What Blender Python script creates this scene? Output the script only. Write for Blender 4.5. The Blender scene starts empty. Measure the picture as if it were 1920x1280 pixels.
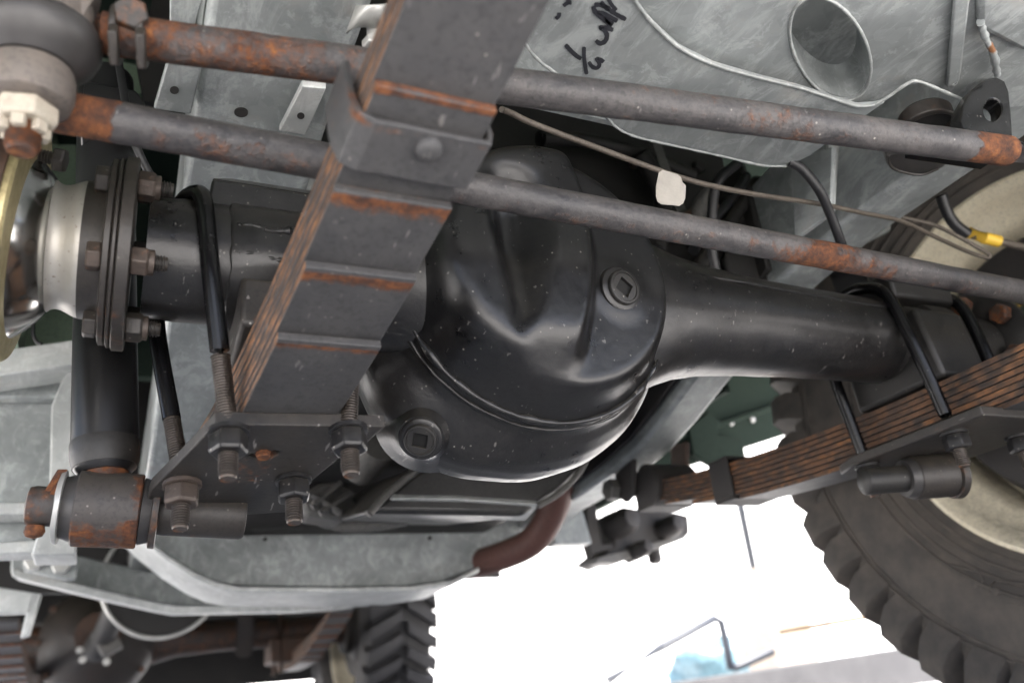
import bpy, bmesh, math, random
from mathutils import Vector, Matrix, noise as mnoise

random.seed(7)
sc = bpy.context.scene
R = math.radians
V = Vector

# ------------------------------------------------------------------ camera
# X runs along the axle, Y to the back of the vehicle, Z up; the lens is 0.1 m above the ground
FPX = 1550.0
CX = V((0.9077, 0.0841, 0.4114)).normalized()
CY = V((-0.4142, 0.409, 0.8127)); CY = (CY - CX * CY.dot(CX)).normalized()
CZ = CX.cross(CY).normalized()
EYE = V((0.0, 0.0, 0.10))
cam_d = bpy.data.cameras.new('camera')
cam = bpy.data.objects.new('camera', cam_d)
sc.collection.objects.link(cam)
rt = V((CX.x, CY.x, CZ.x)); dn = V((CX.y, CY.y, CZ.y)); fw = V((CX.z, CY.z, CZ.z))
cam.matrix_world = Matrix(((rt.x, -dn.x, -fw.x, EYE.x), (rt.y, -dn.y, -fw.y, EYE.y), (rt.z, -dn.z, -fw.z, EYE.z), (0, 0, 0, 1)))
cam_d.sensor_width = 36.0
cam_d.lens = FPX * 36.0 / 1920.0
cam_d.clip_start = 0.02
cam_d.clip_end = 2000
cam_d.dof.use_dof = True
cam_d.dof.focus_distance = 0.60
cam_d.dof.aperture_fstop = 5.6
sc.camera = cam

# ------------------------------------------------------------------ sky, sun, exposure
SUN_EL, SUN_AZ = 66.0, -72.0          # azimuth measured from +X towards +Y
world = bpy.data.worlds.new('World'); sc.world = world; world.use_nodes = True
wn = world.node_tree; wn.nodes.clear()
sky = wn.nodes.new('ShaderNodeTexSky'); sky.sky_type = 'NISHITA'; sky.sun_disc = False
sky.sun_elevation = R(SUN_EL); sky.sun_rotation = R(90 - SUN_AZ)
sky.air_density = 0.55; sky.dust_density = 4.5; sky.ozone_density = 0.3
bgn = wn.nodes.new('ShaderNodeBackground'); bgn.inputs[1].default_value = 0.15
won = wn.nodes.new('ShaderNodeOutputWorld')
wn.links.new(sky.outputs[0], bgn.inputs[0]); wn.links.new(bgn.outputs[0], won.inputs[0])
sun_d = bpy.data.lights.new('sun', 'SUN'); sun_d.energy = 5.0; sun_d.angle = R(0.53); sun_d.color = (1.0, 0.972, 0.935)
sun = bpy.data.objects.new('sun', sun_d); sc.collection.objects.link(sun)
sdir = V((math.cos(R(SUN_EL)) * math.cos(R(SUN_AZ)), math.cos(R(SUN_EL)) * math.sin(R(SUN_AZ)), math.sin(R(SUN_EL))))
sun.rotation_euler = sdir.to_track_quat('Z', 'Y').to_euler()
sc.view_settings.view_transform = 'Standard'; sc.view_settings.look = 'None'
sc.view_settings.exposure = 2.45; sc.view_settings.gamma = 1.0; sc.view_settings.use_curve_mapping = False
sc.render.engine = 'CYCLES'
sc.cycles.use_denoising = True
sc.cycles.max_bounces = 10; sc.cycles.diffuse_bounces = 6; sc.cycles.glossy_bounces = 5
sc.cycles.sample_clamp_indirect = 8.0

# ------------------------------------------------------------------ pixel <-> place (photograph is 1920 x 1280)
def ray(px, py):
    c = V(((px - 960) / FPX, (py - 640) / FPX, 1.0))
    return V((CX.dot(c), CY.dot(c), CZ.dot(c)))
def atX(px, py, x): r = ray(px, py); return EYE + r * ((x - EYE.x) / r.x)
def atY(px, py, y): r = ray(px, py); return EYE + r * ((y - EYE.y) / r.y)
def atZ(px, py, z): r = ray(px, py); return EYE + r * ((z - EYE.z) / r.z)
def atD(px, py, d): return EYE + ray(px, py) * d
def atP(px, py, p, n): r = ray(px, py); return EYE + r * ((p - EYE).dot(n) / r.dot(n))
def proj(p):
    q = p - EYE
    x = q.dot(rt); y = q.dot(dn); z = q.dot(fw)
    return 960 + FPX * x / z, 640 + FPX * y / z, z

# ------------------------------------------------------------------ objects
COL = sc.collection
def wloc(o):
    l = V((0, 0, 0))
    while o is not None:
        l = l + o.location; o = o.parent
    return l
def thing(name, label, cat, loc=(0, 0, 0), group=None):
    o = bpy.data.objects.new(name, None); COL.objects.link(o); o.location = V(loc)
    o.empty_display_size = 0.05
    o['label'] = label; o['category'] = cat
    if group: o['group'] = group
    return o
def tag(o, label, cat, group=None):
    o['label'] = label; o['category'] = cat
    if group: o['group'] = group
    return o
def struct(o):
    o['kind'] = 'structure'; return o

def basis(d):
    d = d.normalized()
    a = V((0, 0, 1)) if abs(d.z) < 0.9 else V((1, 0, 0))
    u = d.cross(a).normalized(); w = u.cross(d).normalized()
    return u, w
def smoothpath(pts, per=8):
    pts = [V(p) for p in pts]; out = []
    n = len(pts)
    for i in range(n - 1):
        p0 = pts[max(i - 1, 0)]; p1 = pts[i]; p2 = pts[i + 1]; p3 = pts[min(i + 2, n - 1)]
        for k in range(per):
            t = k / per
            out.append(0.5 * ((2 * p1) + (p2 - p0) * t + (2 * p0 - 5 * p1 + 4 * p2 - p3) * t * t + (3 * p1 - p0 - 3 * p2 + p3) * t ** 3))
    out.append(pts[-1]); return out
def arcpts(c, r, a0, a1, n, u, w):
    return [c + u * (r * math.cos(R(a0 + (a1 - a0) * i / n))) + w * (r * math.sin(R(a0 + (a1 - a0) * i / n))) for i in range(n + 1)]

def sstep(a, b, x):
    t = max(0.0, min(1.0, (x - a) / (b - a))); return t * t * (3 - 2 * t)

class MB:
    def __init__(s): s.v = []; s.f = []
    def tube(s, path, r, n=16, caps=True, flat=None):
        path = [V(p) for p in path]; m = len(path)
        rs = r if isinstance(r, (list, tuple)) else [r] * m
        T = []
        for i in range(m):
            d = path[min(i + 1, m - 1)] - path[max(i - 1, 0)]
            T.append(d.normalized())
        u, w = basis(T[0]); b0 = len(s.v)
        for i in range(m):
            if i:
                u = (u - T[i] * u.dot(T[i])).normalized(); w = T[i].cross(u)
            for k in range(n):
                a = 2 * math.pi * k / n
                s.v.append(path[i] + (u * math.cos(a) + w * math.sin(a)) * rs[i])
        for i in range(m - 1):
            for k in range(n):
                a = b0 + i * n + k; b = b0 + i * n + (k + 1) % n
                s.f.append((a, b, b + n, a + n))
        if caps:
            s.f.append(tuple(b0 + k for k in range(n))[::-1]); s.f.append(tuple(b0 + (m - 1) * n + k for k in range(n)))
        return s
    def lathe(s, o, d, prof, n=48, caps=True, rot=0.0, squash=None):
        o = V(o); d = V(d).normalized(); u, w = basis(d); b0 = len(s.v); m = len(prof)
        for (t, r) in prof:
            for k in range(n):
                a = 2 * math.pi * k / n + rot
                s.v.append(o + d * t + (u * math.cos(a) + w * math.sin(a)) * max(r, 1e-5))
        for i in range(m - 1):
            for k in range(n):
                a = b0 + i * n + k; b = b0 + i * n + (k + 1) % n
                s.f.append((a, b, b + n, a + n))
        if caps:
            s.f.append(tuple(b0 + k for k in range(n))[::-1]); s.f.append(tuple(b0 + (m - 1) * n + k for k in range(n)))
        return s
    def prism(s, poly, vec):
        vec = V(vec); b = len(s.v); n = len(poly)
        s.v += [V(p) for p in poly] + [V(p) + vec for p in poly]
        s.f.append(tuple(range(b, b + n))); s.f.append(tuple(range(b + n, b + 2 * n))[::-1])
        for i in range(n):
            j = (i + 1) % n
            s.f.append((b + i, b + n + i, b + n + j, b + j))
        return s
    def box(s, lo, hi):
        x0, y0, z0 = lo; x1, y1, z1 = hi
        return s.prism([(x0, y0, z0), (x1, y0, z0), (x1, y1, z0), (x0, y1, z0)], (0, 0, z1 - z0))
    def obox(s, c, ax, ay, az):
        c = V(c); ax = V(ax); ay = V(ay); az = V(az)
        return s.prism([c - ax - ay - az, c + ax - ay - az, c + ax + ay - az, c - ax + ay - az], az * 2)
    def loft(s, rings, closed=True, caps=True):
        b0 = len(s.v); n = len(rings[0]); m = len(rings)
        for r in rings: s.v += [V(p) for p in r]
        kk = n if closed else n - 1
        for i in range(m - 1):
            for k in range(kk):
                a = b0 + i * n + k; b = b0 + i * n + (k + 1) % n
                s.f.append((a, b, b + n, a + n))
        if caps and closed:
            s.f.append(tuple(b0 + k for k in range(n))[::-1]); s.f.append(tuple(b0 + (m - 1) * n + k for k in range(n)))
        return s
    def plate(s, outer, holes, vec):
        """a flat sheet with holes, given thickness by vec"""
        vec = V(vec); bm = bmesh.new()
        loops = [outer] + list(holes)
        for lp in loops:
            vs = [bm.verts.new(p) for p in lp]
            for i in range(len(vs)): bm.edges.new((vs[i], vs[(i + 1) % len(vs)]))
        bmesh.ops.triangle_fill(bm, use_beauty=True, use_dissolve=False, edges=bm.edges[:])
        bm.verts.index_update(); b = len(s.v); n = len(bm.verts)
        s.v += [v.co.copy() for v in bm.verts] + [v.co + vec for v in bm.verts]
        for f in bm.faces:
            ids = [v.index for v in f.verts]
            s.f.append(tuple(b + i for i in ids)); s.f.append(tuple(b + n + i for i in ids)[::-1])
        for e in bm.edges:
            if len(e.link_faces) == 1:
                i, j = e.verts[0].index, e.verts[1].index
                s.f.append((b + i, b + j, b + n + j, b + n + i))
        bm.free(); return s
    def warp(s, fn):
        s.v = [fn(V(p)) for p in s.v]; return s
    def build(s, name, mat, parent=None, bevel=0.0, smooth=True, ang=40, rust=None, seg=2, origin=None, sub=0):
        me = bpy.data.meshes.new(name)
        lo = V((min(p[i] for p in s.v) for i in range(3))); hi = V((max(p[i] for p in s.v) for i in range(3)))
        c = V(origin) if origin is not None else (lo + hi) / 2
        me.from_pydata([tuple(V(p) - c) for p in s.v], [], s.f)
        bm = bmesh.new(); bm.from_mesh(me); bmesh.ops.recalc_face_normals(bm, faces=bm.faces[:]); bm.to_mesh(me); bm.free()
        if rust is not None:
            at = me.attributes.new('rust', 'FLOAT', 'POINT')
            at.data.foreach_set('value', [float(rust(V(p))) for p in s.v])
        if smooth:
            me.polygons.foreach_set('use_smooth', [True] * len(me.polygons))
            me.set_sharp_from_angle(angle=R(ang))
        me.materials.append(MAT[mat])
        o = bpy.data.objects.new(name, me); COL.objects.link(o)
        if parent is not None: o.parent = parent; o.location = c - wloc(parent)
        else: o.location = c
        if bevel > 0:
            b = o.modifiers.new('bevel', 'BEVEL'); b.width = bevel; b.segments = seg; b.limit_method = 'ANGLE'; b.angle_limit = R(32)
            b.harden_normals = False
        if sub:
            m = o.modifiers.new('subdivision', 'SUBSURF'); m.levels = sub; m.render_levels = sub
        return o

def copyof(o, parent, loc):
    c = o.copy(); COL.objects.link(c); c.parent = parent; c.location = V(loc) - (wloc(parent) if parent else V((0, 0, 0))); return c

# ------------------------------------------------------------------ materials
MAT = {}
class NT:
    def __init__(s, name):
        m = bpy.data.materials.new(name); m.use_nodes = True; MAT[name] = m
        s.t = m.node_tree; s.t.nodes.clear()
        s.out = s.n('ShaderNodeOutputMaterial'); s.p = s.n('ShaderNodeBsdfPrincipled'); s.l(s.p.outputs[0], s.out.inputs[0])
        s.tc = s.n('ShaderNodeTexCoord'); s.co = s.tc.outputs['Object']
    def n(s, k): return s.t.nodes.new(k)
    def l(s, a, b): s.t.links.new(a, b)
    def setp(s, **k):
        for a, b in k.items(): s.p.inputs[a.replace('_', ' ')].default_value = b
    def mapping(s, scale=(1, 1, 1), rot=(0, 0, 0)):
        m = s.n('ShaderNodeMapping'); m.inputs['Scale'].default_value = scale; m.inputs['Rotation'].default_value = rot
        s.l(s.co, m.inputs['Vector']); return m.outputs[0]
    def noise(s, scale, detail=4, rough=0.55, vec=None, dist=0.0):
        a = s.n('ShaderNodeTexNoise'); a.inputs['Scale'].default_value = scale; a.inputs['Detail'].default_value = detail
        a.inputs['Roughness'].default_value = rough; a.inputs['Distortion'].default_value = dist
        s.l(vec if vec is not None else s.co, a.inputs['Vector']); return a.outputs['Fac']
    def vor(s, scale, feature='F1', vec=None, out='Distance'):
        a = s.n('ShaderNodeTexVoronoi'); a.inputs['Scale'].default_value = scale; a.feature = feature
        s.l(vec if vec is not None else s.co, a.inputs['Vector']); return a.outputs[out]
    def ramp(s, fac, stops):
        a = s.n('ShaderNodeValToRGB'); s.l(fac, a.inputs[0]); e = a.color_ramp.elements
        while len(e) < len(stops): e.new(0.5)
        for i, (p, c) in enumerate(stops):
            e[i].position = p; e[i].color = (c if len(c) == 4 else tuple(c) + (1,)) if isinstance(c, (tuple, list)) else (c, c, c, 1)
        return a.outputs[0]
    def math(s, op, a, b=None, clamp=False):
        m = s.n('ShaderNodeMath'); m.operation = op; m.use_clamp = clamp
        for i, x in enumerate((a, b)):
            if x is None: continue
            if isinstance(x, (int, float)): m.inputs[i].default_value = x
            else: s.l(x, m.inputs[i])
        return m.outputs[0]
    def mix(s, fac, a, b, blend='MIX'):
        m = s.n('ShaderNodeMix'); m.data_type = 'RGBA'; m.blend_type = blend
        for sock, x in ((m.inputs[0], fac), (m.inputs[6], a), (m.inputs[7], b)):
            if isinstance(x, (int, float)): sock.default_value = x
            elif isinstance(x, (tuple, list)): sock.default_value = tuple(x) + (1,) if len(x) == 3 else tuple(x)
            else: s.l(x, sock)
        return m.outputs[2]
    def bump(s, h, strength, dist=0.001, prev=None):
        b = s.n('ShaderNodeBump'); b.inputs['Strength'].default_value = strength; b.inputs['Distance'].default_value = dist
        s.l(h, b.inputs['Height'])
        if prev is not None: s.l(prev, b.inputs['Normal'])
        return b.outputs[0]
    def attr(s, name):
        a = s.n('ShaderNodeAttribute'); a.attribute_name = name; return a.outputs['Fac']

RUST_STOPS = [(0.28, (0.018, 0.007, 0.005)), (0.44, (0.060, 0.022, 0.010)), (0.56, (0.15, 0.050, 0.015)), (0.70, (0.27, 0.105, 0.028))]
def painted(name, base, dust, dusty=0.5, rough=0.42, metallic=0.0, rust_bias=-0.35, rust_gain=0.9, speck=0.55, scale=1.0, bump=0.25, scratch=0.0, spec=0.5, rdark=1.0, settle=0.55):
    """paint with dust film, light specks and rust breaking through where the attribute 'rust' says so"""
    m = NT(name)
    n1 = m.noise(16 * scale, 7, 0.66); n2 = m.noise(105 * scale, 6, 0.66); n3 = m.noise(300 * scale, 4, 0.65)
    dm = m.math('MULTIPLY', m.ramp(n1, [(0.35, 0.0), (0.72, 1.0)]), dusty)
    c = m.mix(dm, base, dust)
    c = m.mix(m.math('MULTIPLY', m.ramp(n2, [(0.42, 0.0), (0.70, 1.0)]), dusty * 0.7), c, dust)
    c = m.mix(m.math('MULTIPLY', m.ramp(n3, [(0.36, 1.0), (0.5, 0.0)]), 0.45), c, tuple(x * 0.45 for x in base))
    sp = m.ramp(m.math('ADD', m.vor(125 * scale, 'F1'), m.math('MULTIPLY', n3, 0.06)), [(0.085, 1.0), (0.145, 0.0)])
    spm = m.math('MULTIPLY', m.math('MULTIPLY', sp, m.ramp(m.noise(24 * scale, 4), [(0.47, 0.0), (0.62, 1.0)])), speck)
    c = m.mix(spm, c, (0.42, 0.39, 0.34))
    ge = m.n('ShaderNodeNewGeometry'); sx_ = m.n('ShaderNodeSeparateXYZ'); m.l(ge.outputs['Normal'], sx_.inputs[0])
    sett = m.math('MULTIPLY', m.ramp(sx_.outputs[2], [(0.15, 0.0), (0.85, 1.0)]), m.ramp(n2, [(0.30, 0.25), (0.62, 1.0)]))
    c = m.mix(m.math('MULTIPLY', sett, settle), c, (0.062, 0.054, 0.040))          # dust settled on what faces up
    if scratch:
        mp = m.mapping((260, 26, 190), (0.3, 0.5, 0.2))
        sx = m.ramp(m.noise(1.0, 2, 0.5, vec=mp), [(0.70, 0.0), (0.74, 1.0)])
        c = m.mix(m.math('MULTIPLY', sx, scratch), c, (0.33, 0.31, 0.29))
    # rust
    rn = m.noise(55 * scale, 7, 0.68); rn2 = m.noise(240 * scale, 5, 0.65)
    rm = m.math('ADD', m.math('ADD', m.math('MULTIPLY', m.attr('rust'), rust_gain), rust_bias), m.math('ADD', m.math('MULTIPLY', rn, 0.75), m.math('MULTIPLY', rn2, 0.35)))
    rmask = m.ramp(rm, [(0.50, 0.0), (0.72, 1.0)])
    rc = m.ramp(m.math('ADD', m.math('MULTIPLY', m.noise(120 * scale, 5, 0.7), 0.75), m.math('MULTIPLY', n3, 0.25)), [(p, tuple(q * rdark for q in cc)) for p, cc in RUST_STOPS])
    c = m.mix(rmask, c, rc)
    m.l(c, m.p.inputs['Base Color'])
    rr = m.math('ADD', m.math('MULTIPLY', n2, 0.20), rough - 0.10)
    rr = m.math('ADD', rr, m.math('MULTIPLY', dm, 0.25))
    rr = m.math('MAXIMUM', rr, m.math('MULTIPLY', rmask, 0.85), )
    m.l(rr, m.p.inputs['Roughness'])
    if metallic: m.l(m.math('MULTIPLY', m.math('SUBTRACT', 1.0, rmask), metallic), m.p.inputs['Metallic'])
    m.p.inputs['Specular IOR Level'].default_value = spec
    h = m.math('ADD', m.math('ADD', m.math('MULTIPLY', n2, 0.5), m.math('ADD', m.math('MULTIPLY', n3, 0.25), m.math('MULTIPLY', m.noise(800 * scale, 2, 0.5), 0.18))), m.math('MULTIPLY', m.math('MULTIPLY', rmask, rn2), 1.2))
    m.l(m.bump(h, bump, 0.0012), m.p.inputs['Normal'])
    return m

painted('axle_black', (0.0075, 0.0075, 0.0080), (0.030, 0.028, 0.026), dusty=0.46, rough=0.28, bump=0.32, speck=0.65, scratch=0.3, rust_bias=-0.45)
painted('pan_black', (0.0055, 0.0055, 0.0060), (0.021, 0.0205, 0.020), dusty=0.36, rough=0.285, bump=0.18, speck=0.45, scratch=0.25, rust_bias=-0.46)
painted('dusty_black', (0.0085, 0.0085, 0.0085), (0.030, 0.027, 0.023), dusty=0.5, rough=0.46, bump=0.25, speck=0.5, rust_bias=-0.42)
painted('gloss_black', (0.0035, 0.0035, 0.004), (0.010, 0.010, 0.010), dusty=0.2, rough=0.22, bump=0.10, speck=0.3, rust_bias=-0.5, spec=0.3)
painted('leaf_paint', (0.033, 0.033, 0.0345), (0.062, 0.060, 0.059), dusty=0.65, rough=0.52, bump=0.35, scratch=0.25, speck=0.35, rust_bias=-0.38, rust_gain=0.86, rdark=0.8)
painted('rod_paint', (0.013, 0.013, 0.0155), (0.090, 0.082, 0.078), dusty=0.85, rough=0.42, bump=1.0, speck=0.6, rust_bias=-0.235, rust_gain=0.66, rdark=0.85, scratch=0.25)
painted('flange_paint', (0.019, 0.017, 0.0155), (0.048, 0.039, 0.031), dusty=0.5, rough=0.42, bump=0.3, speck=0.3, rust_bias=-0.30, rust_gain=0.8, rdark=0.7)
painted('plate_paint', (0.013, 0.012, 0.0115), (0.050, 0.042, 0.034), dusty=0.55, rough=0.5, bump=0.4, speck=0.9, scratch=0.5, rust_bias=-0.36)
painted('bush_paint', (0.036, 0.033, 0.032), (0.066, 0.055, 0.047), dusty=0.5, rough=0.5, bump=0.35, speck=0.4, rust_bias=-0.25, rust_gain=0.8, rdark=0.75)
painted('rusty_steel', (0.048, 0.027, 0.018), (0.085, 0.050, 0.034), dusty=0.5, rough=0.6, bump=0.5, speck=0.3, rust_bias=-0.08, rust_gain=0.6, rdark=0.85)
painted('bolt_steel', (0.060, 0.046, 0.038), (0.095, 0.072, 0.058), dusty=0.5, rough=0.42, metallic=0.35, bump=0.3, speck=0.2, rust_bias=-0.24, rust_gain=0.7, rdark=0.8)
painted('thread_steel', (0.13, 0.11, 0.095), (0.045, 0.038, 0.032), dusty=0.8, rough=0.33, metallic=0.6, bump=0.2, speck=0.2, rust_bias=-0.40, rust_gain=0.8)
painted('nut_black', (0.006, 0.006, 0.007), (0.026, 0.024, 0.022), dusty=0.5, rough=0.28, bump=0.35, speck=0.6, rust_bias=-0.42)
painted('joint_steel', (0.10, 0.09, 0.084), (0.17, 0.14, 0.115), dusty=0.6, rough=0.5, metallic=0.15, bump=0.3, speck=0.1, rust_bias=-0.30, rust_gain=0.8)
painted('pale_nut', (0.48, 0.45, 0.37), (0.26, 0.20, 0.15), dusty=0.55, rough=0.5, bump=0.3, speck=0.0, rust_bias=-0.38)
painted('drum_black', (0.016, 0.015, 0.0145), (0.034, 0.028, 0.025), dusty=0.5, rough=0.6, bump=0.4, speck=0.2, rust_bias=-0.26)
painted('rear_axle_paint', (0.010, 0.0095, 0.0095), (0.035, 0.024, 0.018), dusty=0.5, rough=0.55, bump=0.4, speck=0.2, rust_bias=-0.22, rdark=0.75)
painted('exhaust_rust', (0.070, 0.028, 0.021), (0.105, 0.048, 0.037), dusty=0.6, rough=0.6, bump=0.3, speck=0.2, rust_bias=-0.30)
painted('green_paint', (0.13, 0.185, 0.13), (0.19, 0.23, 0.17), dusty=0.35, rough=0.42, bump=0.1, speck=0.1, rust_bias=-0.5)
painted('shaded_green_paint', (0.022, 0.034, 0.027), (0.034, 0.044, 0.035), dusty=0.4, rough=0.8, bump=0.15, speck=0.2, rust_bias=-0.5, spec=0.08)  # body green with shade put into the colour
painted('engine_dark', (0.0055, 0.0052, 0.005), (0.015, 0.013, 0.011), dusty=0.5, rough=0.6, bump=0.4, speck=0.2, rust_bias=-0.4)
painted('casting_grey', (0.075, 0.075, 0.074), (0.13, 0.122, 0.11), dusty=0.6, rough=0.5, metallic=0.25, bump=0.5, speck=0.2, rust_bias=-0.42)
painted('cream_paint', (0.74, 0.68, 0.52), (0.54, 0.46, 0.32), dusty=0.45, rough=0.4, bump=0.12, speck=0.0, rust_bias=-0.47, rust_gain=0.9)
painted('sump_paint', (0.018, 0.018, 0.0185), (0.042, 0.041, 0.038), dusty=0.5, rough=0.33, metallic=0.1, bump=0.15, speck=0.2, rust_bias=-0.5)
painted('pipe_brown', (0.075, 0.060, 0.048), (0.15, 0.13, 0.105), dusty=0.6, rough=0.5, metallic=0.2, bump=0.4, speck=0.4, rust_bias=-0.4, scale=2.0)
painted('backing_green', (0.26, 0.27, 0.14), (0.35, 0.33, 0.18), dusty=0.6, rough=0.5, bump=0.3, speck=0.2, rust_bias=-0.3)

def galv(name, base=(0.295, 0.318, 0.315), dark=(0.185, 0.20, 0.20), light=(0.47, 0.495, 0.49), metallic=0.25, rough=0.44, scale=1.0):
    m = NT(name)
    mp = m.mapping((42 * scale, 15 * scale, 30 * scale), (0.0, 0.0, 0.6))
    st = m.noise(1.0, 7, 0.74, vec=mp, dist=0.9)                       # drained zinc streaks
    sp = m.vor(95 * scale, 'F1', out='Color')                          # spangle
    sg = m.n('ShaderNodeSeparateColor'); m.l(sp, sg.inputs[0])
    big = m.noise(9 * scale, 6, 0.65); fine = m.noise(330 * scale, 4, 0.65)
    c = m.mix(m.ramp(big, [(0.32, 0.0), (0.7, 1.0)]), dark, base)
    c = m.mix(m.math('MULTIPLY', m.ramp(st, [(0.50, 0.0), (0.64, 1.0)]), 0.62), c, light)
    c = m.mix(m.math('MULTIPLY', sg.outputs[0], 0.16), c, light)
    pat = m.ramp(m.noise(30 * scale, 9, 0.78, dist=0.5), [(0.545, 0.0), (0.585, 1.0)])
    c = m.mix(m.math('MULTIPLY', pat, 0.38), c, light)
    wide = m.ramp(m.noise(4.5 * scale, 4, 0.6), [(0.35, 0.72), (0.68, 1.12)])
    c = m.mix(1.0, c, wide, 'MULTIPLY')
    pits = m.math('MULTIPLY', m.ramp(m.vor(150 * scale), [(0.03, 1.0), (0.09, 0.0)]), m.ramp(m.noise(23 * scale, 3), [(0.52, 0.0), (0.64, 1.0)]))
    c = m.mix(m.math('MULTIPLY', pits, 0.6), c, (0.06, 0.055, 0.05))
    warm = m.ramp(m.noise(17 * scale, 5, 0.7), [(0.58, 0.0), (0.75, 1.0)])
    c = m.mix(m.math('MULTIPLY', warm, 0.35), c, (0.34, 0.29, 0.24))
    rm = m.ramp(m.math('ADD', m.math('MULTIPLY', m.attr('rust'), 0.8), m.math('MULTIPLY', m.noise(70 * scale, 6, 0.7), 0.6)), [(0.62, 0.0), (0.78, 1.0)])
    c = m.mix(rm, c, (0.20, 0.09, 0.04))
    m.l(c, m.p.inputs['Base Color'])
    m.p.inputs['Metallic'].default_value = metallic
    m.l(m.math('ADD', m.math('MULTIPLY', st, 0.25), rough - 0.1), m.p.inputs['Roughness'])
    h = m.math('ADD', m.math('MULTIPLY', fine, 0.4), m.math('ADD', m.math('MULTIPLY', st, 0.5), m.math('MULTIPLY', big, 0.6)))
    m.l(m.bump(h, 0.25, 0.0016), m.p.inputs['Normal'])
galv('galvanised')
galv('galvanised_pale', base=(0.47, 0.485, 0.47), dark=(0.34, 0.355, 0.35), light=(0.62, 0.635, 0.62))
galv('zinc_bead', base=(0.33, 0.35, 0.34), dark=(0.22, 0.235, 0.23), light=(0.46, 0.475, 0.465), metallic=0.2, rough=0.45, scale=2.0)

def leafedge():
    m = NT('leaf_rust')          # the stacked edges: bare steel gone brown, streaked along the spring
    mp = m.mapping((160, 34, 300))
    s1 = m.noise(1.0, 5, 0.7, vec=mp); n2 = m.noise(75, 6, 0.65)
    c = m.ramp(m.math('ADD', m.math('MULTIPLY', s1, 0.5), m.math('MULTIPLY', n2, 0.5)), [(0.36, (0.014, 0.010, 0.008)), (0.45, (0.055, 0.031, 0.018)), (0.55, (0.14, 0.066, 0.030)), (0.67, (0.30, 0.125, 0.038))])
    k = m.ramp(m.noise(34, 6, 0.75), [(0.48, 0.0), (0.58, 0.65)])
    c = m.mix(m.math('MULTIPLY', k, m.math('SUBTRACT', 1.0, m.attr('bare'))), c, (0.016, 0.0145, 0.014))
    m.l(c, m.p.inputs['Base Color']); m.setp(Roughness=0.75)
    m.l(m.bump(m.math('ADD', s1, n2), 0.4, 0.0012), m.p.inputs['Normal'])
leafedge()

def simple(name, col, rough=0.5, metallic=0.0, bscale=0, bstr=0.2, var=0.15, **k):
    m = NT(name)
    n = m.noise(30, 5, 0.6)
    c = m.mix(m.ramp(n, [(0.3, 0.0), (0.7, 1.0)]), tuple(x * (1 - var) for x in col), tuple(min(1, x * (1 + var)) for x in col))
    m.l(c, m.p.inputs['Base Color']); m.setp(Roughness=rough, Metallic=metallic, **k)
    if bscale: m.l(m.bump(m.noise(bscale, 4, 0.6), bstr, 0.001), m.p.inputs['Normal'])
    return m
def chrome():
    m = NT('swivel_chrome')
    n = m.noise(120, 6, 0.7); n2 = m.noise(500, 3)
    pit = m.ramp(n2, [(0.70, 0.0), (0.76, 1.0)])
    m.l(m.mix(m.math('MULTIPLY', pit, 0.7), (0.62, 0.62, 0.60), (0.12, 0.08, 0.05)), m.p.inputs['Base Color'])
    m.l(m.math('ADD', m.math('MULTIPLY', n, 0.2), 0.06), m.p.inputs['Roughness']); m.setp(Metallic=1.0)
chrome()
def neck():
    m = NT('swivel_neck')
    n = m.noise(60, 6, 0.7); sp = m.ramp(m.noise(300, 4, 0.7), [(0.62, 0.0), (0.72, 1.0)])
    c = m.mix(n, (0.34, 0.32, 0.285), (0.52, 0.505, 0.465))
    m.l(m.mix(sp, c, (0.13, 0.085, 0.05)), m.p.inputs['Base Color']); m.setp(Metallic=0.6)
    m.l(m.math('ADD', m.math('MULTIPLY', n, 0.4), 0.28), m.p.inputs['Roughness'])
    m.l(m.bump(n, 0.2, 0.001), m.p.inputs['Normal'])
neck()
painted('brass_zinc', (0.55, 0.48, 0.26), (0.22, 0.17, 0.08), dusty=0.6, rough=0.35, metallic=0.6, bump=0.5, speck=0.3, rust_bias=-0.34, scale=1.6)
simple('boot_rubber', (0.035, 0.033, 0.032), 0.42, 0, 60, 0.15, 0.4)
simple('cable_black', (0.012, 0.012, 0.013), 0.45, 0, 90, 0.1, 0.3)
simple('hole_shade', (0.012, 0.011, 0.010), 0.8)  # near-black colour painted where holes fall into shade
simple('tag_paper', (0.38, 0.355, 0.315), 0.7, 0, 110, 0.6, 0.18)
simple('yellow_sleeve', (0.72, 0.46, 0.05), 0.45, 0, 200, 0.15, 0.12)
simple('seam_sealer', (0.05, 0.05, 0.05), 0.6, 0, 120, 0.5)
simple('cavity_shade', (0.006, 0.006, 0.006), 0.9)  # socket shade as plain black colour
simple('marker_ink', (0.022, 0.023, 0.028), 0.42, 0, 300, 0.1, 0.35)
simple('plastic_blue', (0.10, 0.17, 0.20), 0.35, 0, 8, 0.5, 0.3)
simple('box_card', (0.30, 0.25, 0.20), 0.8, 0, 40, 0.2)
simple('timber', (0.12, 0.075, 0.035), 0.7, 0, 60, 0.3)
simple('pole_blue', (0.012, 0.016, 0.024), 0.5)
simple('post_orange', (0.34, 0.25, 0.19), 0.6)
simple('shock_black', (0.010, 0.010, 0.0105), 0.34, 0, 250, 0.08, 0.4)
simple('white_zinc', (0.42, 0.42, 0.40), 0.4, 0.5, 150, 0.3, 0.15)
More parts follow.
